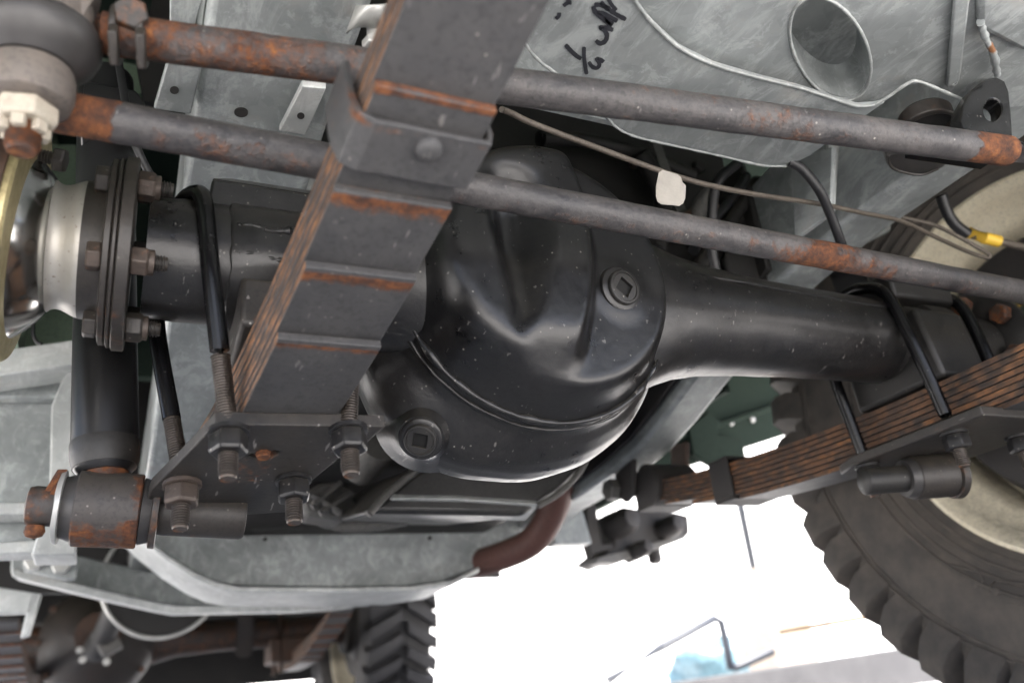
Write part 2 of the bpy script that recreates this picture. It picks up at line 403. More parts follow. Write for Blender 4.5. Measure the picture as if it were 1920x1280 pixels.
def rubber():
    m = NT('tyre_rubber')
    n = m.noise(22, 6, 0.65); n2 = m.noise(160, 4)
    c = m.mix(m.ramp(n, [(0.35, 0.0), (0.7, 1.0)]), (0.052, 0.047, 0.042), (0.105, 0.090, 0.075))
    m.l(c, m.p.inputs['Base Color']); m.setp(Roughness=0.72); m.p.inputs['Specular IOR Level'].default_value = 0.4
    m.l(m.bump(m.math('ADD', n, n2), 0.25, 0.0015), m.p.inputs['Normal'])
rubber()
def concrete(name, a, b, sc_=1.0):
    m = NT(name)
    n = m.noise(3 * sc_, 7, 0.65); n2 = m.noise(90 * sc_, 4, 0.6); n3 = m.noise(0.6 * sc_, 4)
    c = m.mix(m.ramp(n, [(0.3, 0.0), (0.7, 1.0)]), a, b)
    c = m.mix(m.math('MULTIPLY', m.ramp(n2, [(0.5, 0.0), (0.75, 1.0)]), 0.35), c, tuple(x * 0.6 for x in a))
    c = m.mix(m.math('MULTIPLY', m.ramp(n3, [(0.4, 0.0), (0.65, 1.0)]), 0.3), c, tuple(min(1, x * 1.2) for x in b))
    m.l(c, m.p.inputs['Base Color']); m.setp(Roughness=0.85)
    m.l(m.bump(m.math('ADD', n, n2), 0.3, 0.004), m.p.inputs['Normal'])
concrete('concrete', (0.46, 0.455, 0.445), (0.58, 0.575, 0.565))
def rubber2():
    m = NT('tyre_rubber_dark')
    n = m.noise(22, 6, 0.65)
    m.l(m.mix(n, (0.018, 0.018, 0.020), (0.040, 0.039, 0.040)), m.p.inputs['Base Color']); m.setp(Roughness=0.75)
rubber2()
concrete('shaded_concrete', (0.028, 0.028, 0.030), (0.05, 0.05, 0.052), 2.0)  # wall concrete coloured dark to stand in for shade on its face
concrete('white_render', (0.70, 0.70, 0.68), (0.80, 0.80, 0.79), 0.5)

# ================================================================== ground and surroundings
AY, AZ = 0.517, 0.394
g = MB().prism([(-400, -400, 0), (400, -400, 0), (400, 800, 0), (-400, 800, 0)], (0, 0, -0.3)).build('ground', 'concrete', smooth=False); struct(g)
# ================================================================== small hardware
def nut(name, p, d, af, h, mat, parent, rot=0.0, washer=0.0, rust=None):
    r = af / 2 / math.cos(R(30)); p = V(p)
    o = MB().lathe(p, d, [(0, r * 0.94), (h * 0.14, r), (h * 0.84, r), (h, r * 0.90)], 6, rot=rot).build(name, mat, parent, bevel=af * 0.035, ang=20, rust=rust)
    return o
def threaded(name, p, d, L, r, mat, parent, pitch=0.0017, rust=None, n=20):
    prof = []; k = max(1, int(L / pitch))
    prof.append((0, r * 0.9))
    for i in range(k):
        prof.append((i * pitch + pitch * 0.25, r)); prof.append((i * pitch + pitch * 0.45, r)); prof.append((i * pitch + pitch * 0.72, r * 0.78)); prof.append((i * pitch + pitch * 0.98, r * 0.78))
    prof.append((L, r * 0.88)); prof.append((L + 0.0012, r * 0.78))
    return MB().lathe(p, d, prof, n).build(name, mat, parent, ang=50, rust=rust)

# ================================================================== chassis frame
CH = thing('chassis_frame', 'galvanised steel chassis frame with rails, crossmembers and outriggers above the axle', 'chassis', (0.4, 1.2, 0.5))
RAIL_PROF = [(0.02, 0.515), (0.30, 0.515), (0.50, 0.515), (0.60, 0.503), (0.70, 0.480), (0.78, 0.456), (0.85, 0.432), (0.92, 0.412), (1.0, 0.400), (1.1, 0.393), (1.25, 0.390), (2.15, 0.395), (2.3, 0.43), (2.45, 0.49), (2.6, 0.52), (3.3, 0.52)]
def rail(x0, x1, rnd=0.006, mat='galvanised'):
    rings = []
    for (y, z) in RAIL_PROF:
        h = 0.13 if y < 0.9 else 0.16
        rings.append([(x0, y, z), (x1, y, z), (x1, y + 0.02, z + h), (x0, y + 0.02, z + h)])
    return MB().loft(rings).build('side_rail', mat, CH, bevel=rnd, seg=3, ang=30)
rl = rail(0.022, 0.117); rr = rail(0.640, 0.697)
# seam along the rail edges
def bead(name, pts, r, mat='zinc_bead', parent=CH, per=8, seed=0, lump=0.25):
    p = smoothpath(pts, per)
    rs = [r * (1 + lump * mnoise.noise(V((q.x * 160 + seed, q.y * 160, q.z * 160))) + lump * 0.7 * mnoise.noise(V((q.x * 420 + seed, q.y * 420, q.z * 420)))) for q in p]
    return MB().tube(p, rs, 10).build(name, mat, parent)

def pxplane(pts, fn): return [fn(x, y) for (x, y) in pts]
def ellipse_px(cx, cy, a, b, rotd, n=40):
    out = []
    for i in range(n):
        t = 2 * math.pi * i / n; x = a * math.cos(t); y = b * math.sin(t); c, s_ = math.cos(R(rotd)), math.sin(R(rotd))
        out.append((cx + x * c - y * s_, cy + x * s_ + y * c))
    return out

# --- front crossmember underside: panel with the oval hole, gusset plate under it
ZG = 0.497
gus = [(930, -60), (1165, -60), (1190, 0), (1225, 45), (1275, 90), (1340, 122), (1420, 145), (1500, 165), (1565, 186), (1608, 199), (1640, 197), (1660, 192), (1604, 230), (1560, 262), (1520, 292), (1478, 311), (1430, 310), (1350, 292), (1240, 268), (1185, 254), (1150, 234), (1110, 190), (1060, 150), (1015, 118), (985, 82), (960, 20)]
gpts = pxplane(gus, lambda x, y: atZ(x, y, ZG))
gs = MB().plate(gpts, [], (0, 0, 0.004)).build('gusset_plate', 'galvanised', CH, bevel=0.0008)
ZH = 0.507
panel = [(1100, -80), (1165, -60), (1190, 0), (1225, 45), (1275, 90), (1340, 122), (1420, 145), (1500, 165), (1565, 186), (1608, 199), (1660, 180), (1700, 158), (1722, 154), (1770, 170), (1815, 190), (1850, 205), (1960, 190), (2000, -80)]
ppts = pxplane([(x, y + 3) for (x, y) in panel], lambda x, y: atZ(x, y, ZH))
hole = pxplane(ellipse_px(1557, 92, 104, 66, 62), lambda x, y: atZ(x, y, ZH))
MB().plate(ppts, [hole], (0, 0, 0.004)).build('crossmember_panel', 'galvanised', CH, bevel=0.0006)
bead('weld_bead', [atZ(x, y, ZG - 0.0005) for (x, y) in gus[1:11]], 0.0014, seed=1, lump=0.25)
bead('weld_bead', [atZ(x, y, ZG - 0.0005) for (x, y) in [(1640, 197), (1668, 180), (1700, 158), (1722, 153), (1770, 172), (1815, 192), (1850, 203)]], 0.0013, seed=2, lump=0.25)
bead('plate_edge_bead', [atZ(x, y, ZG) for (x, y) in gus[15:24]], 0.0011, seed=3, lump=0.4)
bead('plate_edge_bead', [atZ(x, y, ZG) for (x, y) in gus[20:26]], 0.0011, seed=4, lump=0.4)
# rim of the oval hole, pressed inwards
hr = pxplane(ellipse_px(1557, 92, 104, 66, 62, 56), lambda x, y: atZ(x, y, ZH - 0.0005))
bead('hole_rim', hr + hr[:1], 0.0011, per=3, seed=5, lump=0.25)
hs = []
for k, dz in ((0, 0.004), (1, 0.018), (2, 0.034)): hs.append([p + V((0, 0, dz)) for p in pxplane(ellipse_px(1557, 92, 104 - 2 * k, 66 - 2 * k, 62, 40), lambda x, y: atZ(x, y, ZH))])
MB().loft(hs, True, False).build('hole_sleeve', 'galvanised', CH)
# inside of the box section seen through the hole
MB().box((0.17, 0.02, 0.60), (0.62, 0.42, 0.604)).build('box_section_top', 'galvanised', CH)
MB().box((0.17, 0.425, 0.511), (0.50, 0.43, 0.60)).build('box_section_wall', 'galvanised', CH)
# folded flange and rib on the right of the panel
p0 = atZ(1812, 8, ZH - 0.001); p1 = atZ(1795, 145, ZH - 0.001)
MB().prism([atZ(1790, -60, ZH - 0.0015), atZ(1822, -60, ZH - 0.0015), atZ(1797, 145, ZH - 0.0015), atZ(1772, 158, ZH - 0.0015)], (0, 0, -0.004)).build('fold_rib', 'galvanised', CH, bevel=0.0015)
bead('weld_bead', [atZ(1818, -40, ZH - 0.002), p0, p1, atZ(1780, 156, ZH - 0.002)], 0.0016, seed=6)
# dumb-iron box to the right, rust in its corner weld
MB().prism([atZ(1835, -80, 0.500), atZ(2100, -80, 0.500), atZ(2100, 30, 0.500), atZ(1920, 100, 0.500), atZ(1835, 55, 0.500)], (0, 0, 0.05)).build('dumb_iron_box', 'galvanised', CH, bevel=0.004)
wb = [atZ(x, y, 0.500) for (x, y) in [(1838, 40), (1848, 72), (1862, 100), (1870, 140)]]
p = smoothpath(wb, 8)
MB().tube(p, [0.0024 * (1 + 0.8 * mnoise.noise(V((q.x * 300, q.y * 300, 3)))) for q in p], 9).build('weld_bead', 'galvanised', CH, rust=lambda q: max(0, 1 - (q - atZ(1866, 85, 0.5)).length / 0.012))

# --- handwriting in black marker on the gusset
MW = bpy.data.objects.new('marker_writing', None); COL.objects.link(MW); MW.parent = gs; MW.location = V((0, 0, 0))
strokes = [
    ([(1060, 84), (1070, 95), (1081, 105), (1090, 111)], 2.9),
    ([(1095, 88), (1095, 105), (1097, 122), (1100, 140)], 2.6),
    ([(1104, 116), (1110, 125), (1119, 128), (1124, 121), (1119, 111), (1127, 113), (1132, 117)], 2.7),
    ([(1117, 76), (1125, 82), (1134, 78), (1138, 68), (1134, 58), (1126, 52), (1138, 53), (1150, 57)], 3.0),
    ([(1112, 12), (1116, 22), (1128, 33), (1140, 44), (1147, 50)], 3.2),
    ([(1114, 10), (1126, 10), (1138, 16), (1150, 24), (1162, 31), (1174, 37)], 3.0),
    ([(1120, 24), (1132, 26), (1146, 34), (1158, 40)], 3.0),
    ([(1126, 4), (1134, 12), (1144, 18)], 3.0), ([(1140, -4), (1146, 8), (1156, 20)], 2.6), ([(1132, 34), (1142, 42), (1150, 46)], 3.0),
    ([(1056, 12), (1064, 6), (1072, 6)], 2.6), ([(1062, 0), (1070, 5)], 2.6), ([(1042, 36), (1048, 30), (1048, 24)], 2.6)]
for pts, wpx in strokes:
    pp = [V(q) for q in smoothpath([(x, y, 0) for x, y in pts], 6)]
    L = []; Rr = []
    for i, q in enumerate(pp):
        d = (pp[min(i + 1, len(pp) - 1)] - pp[max(i - 1, 0)]).normalized(); nn = V((-d.y, d.x, 0))
        w = wpx * 1.45 * (0.55 if i in (0, len(pp) - 1) else 1.0) * (1 + 0.18 * mnoise.noise(V((q.x * .2, q.y * .2, 1))))
        L.append(atZ(*(q + nn * w)[:2], ZG - 0.0006)); Rr.append(atZ(*(q - nn * w)[:2], ZG - 0.0006))
    MB().loft([[a, b] for a, b in zip(L, Rr)], False, False).build('pen_stroke', 'marker_ink', gs)
bpy.data.objects.remove(MW)

# --- side of the front crossmember and the right rail behind the gusset
MB().prism([atY(1554, 268, 0.475), atY(1574, 272, 0.475), atY(1566, 404, 0.475), atY(1546, 404, 0.475)], (0, 0.004, 0)).build('web_flange', 'galvanised_pale', CH, bevel=0.001)
# crossmember stub and dark web between gusset and rail
MB().prism([atY(1450, 318, 0.60), atY(1482, 318, 0.60), atY(1500, 430, 0.60), atY(1485, 450, 0.60)], (0.0, 0.01, 0.0)).build('bracket_flange', 'galvanised', CH, bevel=0.002)
MB().prism([atX(1484, 300, 0.585), atX(1560, 275, 0.585), atX(1556, 400, 0.585), atX(1490, 448, 0.585)], (0.006, 0.0, 0.0)).build('bracket_web', 'galvanised', CH, bevel=0.001)
MB().prism([atY(1488, 446, 0.60), atY(1610, 385, 0.60), atY(1672, 410, 0.60), atY(1672, 432, 0.60), atY(1600, 470, 0.60), atY(1510, 470, 0.60)], (0.0, 0.05, 0.012)).build('bracket_foot', 'galvanised', CH, bevel=0.003)

# --- plates on the underside of the left rail (holes, strap)
zl = 0.5135
for (cx, cy, a, b) in ((452, 212, 13, 8.5), (327, 170, 8.5, 7)):
    q = pxplane(ellipse_px(cx, cy, a, b, 5, 24), lambda x, y: atZ(x, y, zl))
    MB().plate(q, [], (0, 0, 0.001)).build('hole_shade_disc', 'hole_shade', CH)  # flat dark disc in place of a drilled hole's shade
MB().prism([atZ(x, y, 0.508) for x, y in ((318, 100), (384, 100), (358, 215), (288, 205))], (0, 0, 0.006)).build('hole_strap', 'galvanised', CH, bevel=0.0012)
q = pxplane(ellipse_px(327, 170, 8.5, 7, 5, 24), lambda x, y: atZ(x, y, 0.5075)); MB().plate(q, [], (0, 0, 0.0006)).build('hole_shade_disc', 'hole_shade', CH)
MB().prism([atZ(x, y, 0.507) for x, y in ((566, 162), (612, 166), (573, 254), (523, 246))], (0, 0, 0.006)).build('welded_tab', 'galvanised_pale', CH, bevel=0.001)
q = pxplane(ellipse_px(564, 218, 7, 6, 5, 20), lambda x, y: atZ(x, y, 0.5066)); MB().plate(q, [], (0, 0, 0.0005)).build('hole_shade_disc', 'hole_shade', CH)
# side web of left rail toward the outside and dark struts
MB().prism([atZ(x, y, 0.53) for x, y in ((318, -40), (390, -40), (352, 100), (318, 100))], (0, 0, 0.01)).build('rail_flange', 'galvanised', CH, bevel=0.001)
MB().prism([atY(x, y, 0.60) for x, y in ((520, 325), (600, 325), (600, 365), (520, 352))], (0, 0.005, 0)).build('small_bracket', 'galvanised_pale', CH, bevel=0.001)

# --- gearbox crossmember, a shallow dish between the rails
YC = 1.32
face = [(230, 985), (262, 1015), (300, 1045), (345, 1072), (390, 1090), (440, 1098), (520, 1100), (640, 1100), (760, 1099), (830, 1090), (880, 1070), (930, 1040), (975, 1000), (1008, 955), (1008, 925), (980, 940), (945, 965), (900, 980), (830, 988), (700, 990), (500, 990), (430, 980), (380, 960), (340, 940)]
gc = MB().prism([atY(x, y, YC) for x, y in face], (0, 0.09, 0)).build('gearbox_crossmember', 'galvanised', CH, bevel=0.003)
fl = [(225, 985), (262, 1019), (310, 1058), (360, 1090), (400, 1108), (440, 1116), (520, 1117), (640, 1117), (760, 1114), (835, 1103), (885, 1078)]
rings = []
for (x, y) in fl:
    a = atY(x, y, YC - 0.004); rings.append([a + V((0, -0.034, 0)), a + V((0, 0.11, 0)), a + V((0, 0.11, 0.008)), a + V((0, -0.034, 0.008))])
MB().loft(rings).build('crossmember_flange', 'galvanised_pale', CH, bevel=0.002)
for (x, y) in ((497, 1010), (806, 1008)):
    q = pxplane(ellipse_px(x, y, 4, 4, 0, 14), lambda a, b: atY(a, b, YC - 0.0015)); MB().plate(q, [], (0, 0.0008, 0)).build('hole_shade_disc', 'hole_shade', CH)  # hole shade laid on as a small dark disc
# second crossmember behind it with the long pale flange
YD = 1.62
bar = [(20, 1072), (150, 1100), (250, 1122), (322, 1142), (420, 1140), (560, 1138), (700, 1132), (700, 1085), (420, 1085), (330, 1080), (150, 1042), (20, 1020)]
MB().prism([atY(x, y, YD) for x, y in bar], (0, 0.03, 0)).build('second_crossmember', 'galvanised', CH, bevel=0.003)
fl2 = [(26, 1090), (100, 1108), (200, 1132), (290, 1152), (325, 1158), (420, 1156), (560, 1153), (640, 1148), (715, 1128), (745, 1108)]
rings = []
for (x, y) in fl2:
    a = atY(x, y, YD - 0.01); rings.append([a + V((0, -0.05, 0.0)), a + V((0, 0.06, 0.012)), a + V((0, 0.06, 0.022)), a + V((0, -0.05, 0.014))])
MB().loft(rings).build('crossmember_flange', 'galvanised_pale', CH, bevel=0.003)
# left outrigger box
YO = 1.0
def pl(name, pts, Y, d, mat='galvanised', bev=0.002): return MB().prism([atY(x, y, Y) for x, y in pts], (0, d, 0)).build(name, mat, CH, bevel=bev)
pl('outrigger_top', [(-60, 665), (140, 636), (142, 684), (-60, 712)], YO, 0.05, 'galvanised_pale')
pl('outrigger_web', [(-60, 735), (104, 735), (98, 1000), (-60, 1010)], YO + 0.10, 0.01)
pl('outrigger_roof', [(-60, 706), (128, 682), (106, 745), (-60, 745)], YO + 0.075, 0.02)
pl('outrigger_flange', [(138, 680), (142, 1040), (58, 1040), (92, 930), (96, 760), (116, 712)], YO + 0.02, 0.06, 'galvanised_pale')
pl('outrigger_rib', [(-60, 943), (120, 937), (120, 962), (-60, 965)], YO + 0.03, 0.04, 'galvanised_pale')
pl('outrigger_rib', [(-60, 1018), (120, 1008), (120, 1034), (-60, 1040)], YO + 0.03, 0.04, 'galvanised_pale')
pl('outrigger_plate', [(-60, 960), (60, 960), (60, 1025), (-60, 1025)], YO + 0.09, 0.01)
bp = pl('bolted_plate', [(42, 1036), (142, 1032), (146, 1062), (142, 1084), (120, 1085), (44, 1068)], 1.50, 0.02)
for (x, y) in ((66, 1054), (115, 1060)):
    c = atY(x, y, 1.495); nut('bolt_head', c, (0, -1, 0), 0.026, 0.014, 'white_zinc', bp)
pl('outrigger_leg', [(-60, 1090), (75, 1112), (60, 1148), (-60, 1152)], 1.50, 0.02, 'galvanised_pale')
pl('outrigger_leg', [(58, 1110), (78, 1112), (55, 1190), (38, 1195)], 1.50, 0.02, 'galvanised_pale')
# right-hand rail continues as pale bottom strips near the exhaust
pl('outrigger_web', [(1040, 960), (1085, 930), (1110, 1018), (1040, 1020)], 1.30, 0.03)

# ================================================================== front axle
FA = thing('front_axle', 'black painted beam axle with round differential housing between the two leaf springs', 'axle', (0.4, AY, AZ))
AX = V((0, AY, AZ)); EX = V((1, 0, 0))
def lump(amp, f):
    def fn(p):
        return p + V((mnoise.noise(p * f), mnoise.noise(p * f + V((9, 2, 4))), mnoise.noise(p * f + V((3, 7, 1))))) * amp
    return fn
# left tube
prof = [(0.000, 0.040), (0.012, 0.040), (0.02, 0.041), (0.06, 0.041), (0.085, 0.042), (0.11, 0.045), (0.135, 0.050), (0.155, 0.056), (0.18, 0.062)]
MB().lathe(AX, EX, prof, 64).warp(lump(0.0006, 40)).build('axle_tube', 'axle_black', FA)
# right tube
prof = [(0.335, 0.088), (0.355, 0.078), (0.372, 0.070), (0.39, 0.062), (0.41, 0.0550), (0.44, 0.0492), (0.48, 0.0455), (0.54, 0.0428), (0.60, 0.0415), (0.655, 0.041)]
tr = []
for i in range(len(prof) - 1):
    for k in range(6):
        t = k / 6; tr.append((prof[i][0] * (1 - t) + prof[i + 1][0] * t, prof[i][1] * (1 - t) + prof[i + 1][1] * t))
tr.append(prof[-1])
def sqz(q):
    # the flare is drawn out in height only, so the tube stays tucked behind the pan
    k = sstep(0.50, 0.36, q.x); rr_ = math.hypot(q.y - AY, q.z - AZ)
    ky = (0.0435 + 0.008 * k) / max(rr_, 1e-4) if rr_ > 0.0435 else 1.0
    return V((q.x, AY + (q.y - AY) * (1 + (ky - 1) * 1.0), q.z))
MB().lathe(AX, EX, tr, 72).warp(sqz).warp(lump(0.0007, 35)).build('axle_tube', 'axle_black', FA)
MB().lathe(AX, EX, [(0.655, 0.036), (0.66, 0.0385), (0.70, 0.0385), (0.72, 0.037), (0.80, 0.036)], 56).build('axle_tube_end', 'dusty_black', FA)
# pressed seam running along the tubes
def seam(x0, x1, ang, r, rad):
    pts = []
    for i in range(40):
        x = x0 + (x1 - x0) * i / 39
        rr = min(rad(x), 0.0465); a = R(ang + 2.0 * mnoise.noise(V((x * 14, 3, 1))))
        pts.append(V((x, AY - math.cos(a) * rr, AZ + math.sin(a) * rr)))
    rs = [r * (1 + 0.35 * mnoise.noise(V((q.x * 150, 1, 2)))) for q in pts]
    return MB().tube(pts, rs, 8).build('seam_weld', 'axle_black', FA)
def radr(x):
    for i in range(len(prof) - 1):
        if prof[i][0] <= x <= prof[i + 1][0]:
            t = (x - prof[i][0]) / (prof[i + 1][0] - prof[i][0]); return prof[i][1] * (1 - t) + prof[i + 1][1] * t
    return prof[-1][1]
seam(0.385, 0.652, 24, 0.0016, radr)
# housing: banjo body
DX = 0.272
DC = V((DX, AY, AZ))
EY = V((0, 1, 0))
body = [(0.016, 0.108), (0.010, 0.112), (0.004, 0.1165), (-0.002, 0.1195), (0.0, 0.1215)]
bprof = [(-0.040, 0.100), (-0.030, 0.1105), (-0.026, 0.1135), (-0.018, 0.1150), (-0.012, 0.1175), (-0.004, 0.1235), (0.006, 0.1295), (0.018, 0.1330), (0.032, 0.1340), (0.046, 0.1325), (0.058, 0.128), (0.068, 0.12), (0.075, 0.105), (0.08, 0.08), (0.082, 0.0)]
fine = []
for i in range(len(bprof) - 1):
    for k in range(4):
        t = k / 4; fine.append((bprof[i][0] * (1 - t) + bprof[i + 1][0] * t, bprof[i][1] * (1 - t) + bprof[i + 1][1] * t))
fine.append(bprof[-1])
def lobe(q):
    x, z = q.x - DX, q.z - AZ; a = math.degrees(math.atan2(z, x)) % 360
    k = 0.085 * math.exp(-((a - 231) / 26) ** 2) * sstep(AY - 0.022, AY + 0.012, q.y)
    return V((DX + x * (1 + k), q.y, AZ + z * (1 + k)))
dh = MB().lathe(DC, EY, fine, 144).warp(lobe).warp(lump(0.0010, 30)).build('differential_housing', 'axle_black', FA, rust=lambda q: 0.25 if q.z < AZ - 0.09 else 0.0)
# the pan: pressed cover, modelled as a height field over the front
RP = 0.1125
def lerpt(tab, x):
    if x <= tab[0][0]: return tab[0][1]
    for (a, b), (c, d) in zip(tab, tab[1:]):
        if x <= c: return b + (d - b) * (x - a) / (c - a)
    return tab[-1][1]
VL = [(-0.080, -0.0450), (-0.012, -0.0535), (0.014, -0.0555), (0.11, -0.060)]
VR = [(-0.080, -0.0440), (-0.060, -0.0335), (-0.041, -0.0230), (-0.020, -0.0160), (-0.005, -0.0115), (0.017, -0.009), (0.11, -0.004)]
def panh(x, z):
    r = math.hypot(x, z) / RP
    h = 0.018 + 0.034 * (1 - sstep(0.85, 1.0, r)) - 0.003 * r * r
    # crown-wheel bulge on the left two thirds, its right edge a curved step
    xb = 0.027 - 2.2 * (z - 0.026) ** 2
    soft = 0.0035 + 0.010 * sstep(-0.05, -0.085, z)
    m = (1 - sstep(-soft, soft, x - xb)) * (1 - sstep(0.76, 0.98, r))
    m *= sstep(-0.100, -0.058, z + max(0.0, -x - 0.03) * 0.7)
    h += 0.0175 * m
    # valley: steep wall on its left, long slope on its right
    xl_, xr_ = lerpt(VL, z), lerpt(VR, z)
    up = (z + 0.080) / 0.085
    if up > 0:
        wv = max(xr_ - xl_, 0.002); t = (x - xl_) / wv
        v = sstep(-0.06, 0.34, t) * (1 - sstep(0.42, 1.12, t))
        h -= 0.024 * v * min(1.0, up) ** 1.2 * (1 - sstep(0.035, 0.075, z))
    b = math.hypot(x - 0.050, z + 0.018)
    h += 0.0025 * (1 - sstep(0.019, 0.027, b))
    return h
KER = [(0, 0, 1.0)] + [(0.0036 * math.cos(k * math.pi / 3), 0.0036 * math.sin(k * math.pi / 3), 0.8) for k in range(6)] + [(0.0072 * math.cos(k * math.pi / 4 + .2), 0.0072 * math.sin(k * math.pi / 4 + .2), 0.5) for k in range(8)]
KS = sum(k[2] for k in KER)
def pans(x, z): return sum(panh(x + a, z + b) * w_ for a, b, w_ in KER) / KS
rings = []; NA = 240; NR = 130
mb = MB()
for i in range(NR + 1):
    rr_ = RP * 1.003 * (i / NR) ** 0.9
    ring = []
    for k in range(NA):
        a = 2 * math.pi * k / NA; x = rr_ * math.cos(a); z = rr_ * math.sin(a)
        q = V((DX + x, AY - 0.012 - pans(x, z), AZ + z))
        q.y += 0.0003 * mnoise.noise(q * 30) + 0.00008 * mnoise.noise(q * 160)
        ring.append(q)
    rings.append(ring)
def panrust(q):
    x, z = q.x - DX, q.z - AZ
    r = math.hypot(x, z) / RP; a = math.degrees(math.atan2(z, x)) % 360
    return 0.48 * max(0, 1 - abs(r - 0.86) / 0.07) * max(0, 1 - abs(a - 214) / 20)
mb.loft(rings, True, False)
pan = mb.build('differential_pan', 'pan_black', FA, ang=75, rust=panrust)
# weld and sealer where the pan meets the housing
def ringbead(name, rad, y, r, seed, mat, amp=0.4, f=120, parent=FA, n=260):
    pts = [DC + V((math.cos(2 * math.pi * i / n) * rad, y + 0.0012 * mnoise.noise(V((math.cos(2 * math.pi * i / n) * 9, math.sin(2 * math.pi * i / n) * 9, seed))), math.sin(2 * math.pi * i / n) * rad)) for i in range(n)]
    pts.append(pts[0])
    rs = [r * (1 + amp * mnoise.noise(q * f + V((seed, 0, 0)))) for q in pts]
    return MB().tube(pts, rs, 10, False).build(name, mat, parent)
ringbead('pan_weld', 0.1126, -0.0305, 0.0022, 3, 'axle_black', 0.8, 90, dh)
ringbead('pan_weld', 0.1146, -0.0215, 0.0014, 5, 'axle_black', 0.9, 110, dh)
# filler plug
def plug(px, d, r, name, parent, spin=32):
    u, w = basis(d); px = V(px)
    MB().lathe(px, d, [(-0.004, r * 1.85), (0.0006, r * 1.80), (0.0016, r * 1.66), (0.0018, r * 1.3)], 44, caps=False).build('plug_boss', 'axle_black', parent)
    o = MB().lathe(px, d, [(0.0, r * 1.38), (0.0036, r * 1.38), (0.0046, r * 1.30), (0.0048, r * 1.16), (0.0036, r * 1.10), (0.0036, r * 1.02)], 44, caps=False).build(name, 'dusty_black', parent)
    s_ = r * 0.60; a = R(spin)
    u2 = u * math.cos(a) + w * math.sin(a); w2 = w * math.cos(a) - u * math.sin(a)
    c = px + d * 0.0042
    sq = [c + (u2 * i + w2 * j) * s_ for i, j in ((-1, -1), (1, -1), (1, 1), (-1, 1))]
    MB().plate([c + (u * math.cos(t * math.pi / 18) + w * math.sin(t * math.pi / 18)) * r * 1.12 for t in range(36)], [sq], -d * 0.0034).build('plug_face', 'dusty_black', o, bevel=0.0003)
    MB().prism([q - d * 0.0032 for q in sq], -d * 0.0004).build('square_socket', 'cavity_shade', o)  # shallow socket floor painted black for its shade
    return o
fx, fz = 0.050, -0.018
plug(V((DX + fx, AY - 0.012 - panh(fx, fz) - 0.0005, AZ + fz)), V((0.10, -0.95, -0.12)).normalized(), 0.0098, 'filler_plug', FA)
dpx = atY(789, 822, 0.520); dd = V((-0.42, -0.66, -0.62)).normalized()
plug(dpx, dd, 0.0084, 'drain_plug', FA, spin=20)
# a lug cast beside the drain plug
MB().lathe(dpx - dd * 0.02, dd, [(-0.012, 0.040), (0.0, 0.029), (0.008, 0.0215), (0.015, 0.0175), (0.0190, 0.0160)], 40).build('plug_pad', 'axle_black', FA)

# left flange with its bolts
FX = -0.0165
def flange(xc, sgn, parent, mat):
    for i, (a, b, rr_) in enumerate(((-0.0070, -0.0026, 0.0600), (-0.0024, 0.0006, 0.0612), (0.0008, 0.0088, 0.0628))):
        MB().lathe(V((xc, AY, AZ)), V((sgn, 0, 0)), [(a, rr_ - 0.002), (a + 0.0008, rr_), (b - 0.0008, rr_), (b, rr_ - 0.001)], 72).build('flange_plate', mat, parent, rust=lambda q: 0.10 + 0.22 * sstep(AZ - 0.02, AZ - 0.065, q.z))
flange(FX, 1, FA, 'flange_paint')
for k, ang in enumerate((88, 30, -33, -92, -150, 148)):
    a = R(ang); c = V((FX, AY - math.cos(a) * 0.0505, AZ + math.sin(a) * 0.0505))
    # a boss ear where the bolt passes
    rs_ = (lambda q: 0.15)
    nut('bolt_head', c + V((-0.0070, 0, 0)), -EX, 0.0155, 0.0080, 'flange_paint' if k != 2 else 'bolt_steel', FA, rot=0.3 + k, rust=rs_)
    b = nut('flange_nut', c + V((0.0088, 0, 0)), EX, 0.0165, 0.0100, 'bolt_steel' if k in (1, 2) else 'flange_paint', FA, rot=0.2 + 0.7 * k, rust=rs_)
    MB().lathe(c + V((0.0187, 0, 0)), EX, [(0, 0.0078), (0.003, 0.0078), (0.0034, 0.006)], 24).build('lock_ring', 'bolt_steel', b)
    threaded('bolt_thread', c + V((0.0195, 0, 0)), EX, 0.0085, 0.0052, 'flange_paint', b)
# swivel neck, chrome ball and rings
MB().lathe(AX, EX, [(-0.0230, 0.047), (-0.026, 0.0448), (-0.036, 0.0440)], 64).build('swivel_collar', 'flange_paint', FA, rust=lambda q: 0.2)
MB().lathe(AX, EX, [(-0.0355, 0.0437), (-0.0375, 0.0434), (-0.0400, 0.0424), (-0.0430, 0.0407), (-0.0460, 0.0394), (-0.0490, 0.0390), (-0.0515, 0.0398), (-0.0535, 0.0415)], 64).build('swivel_neck', 'swivel_neck', FA)
BC = V((-0.114, AY, AZ)); BR = 0.0735
MB().lathe(BC, EX, [(BR * math.sin(R(a)), BR * math.cos(R(a))) for a in range(55, -66, -3)], 72).build('swivel_ball', 'swivel_chrome', FA)
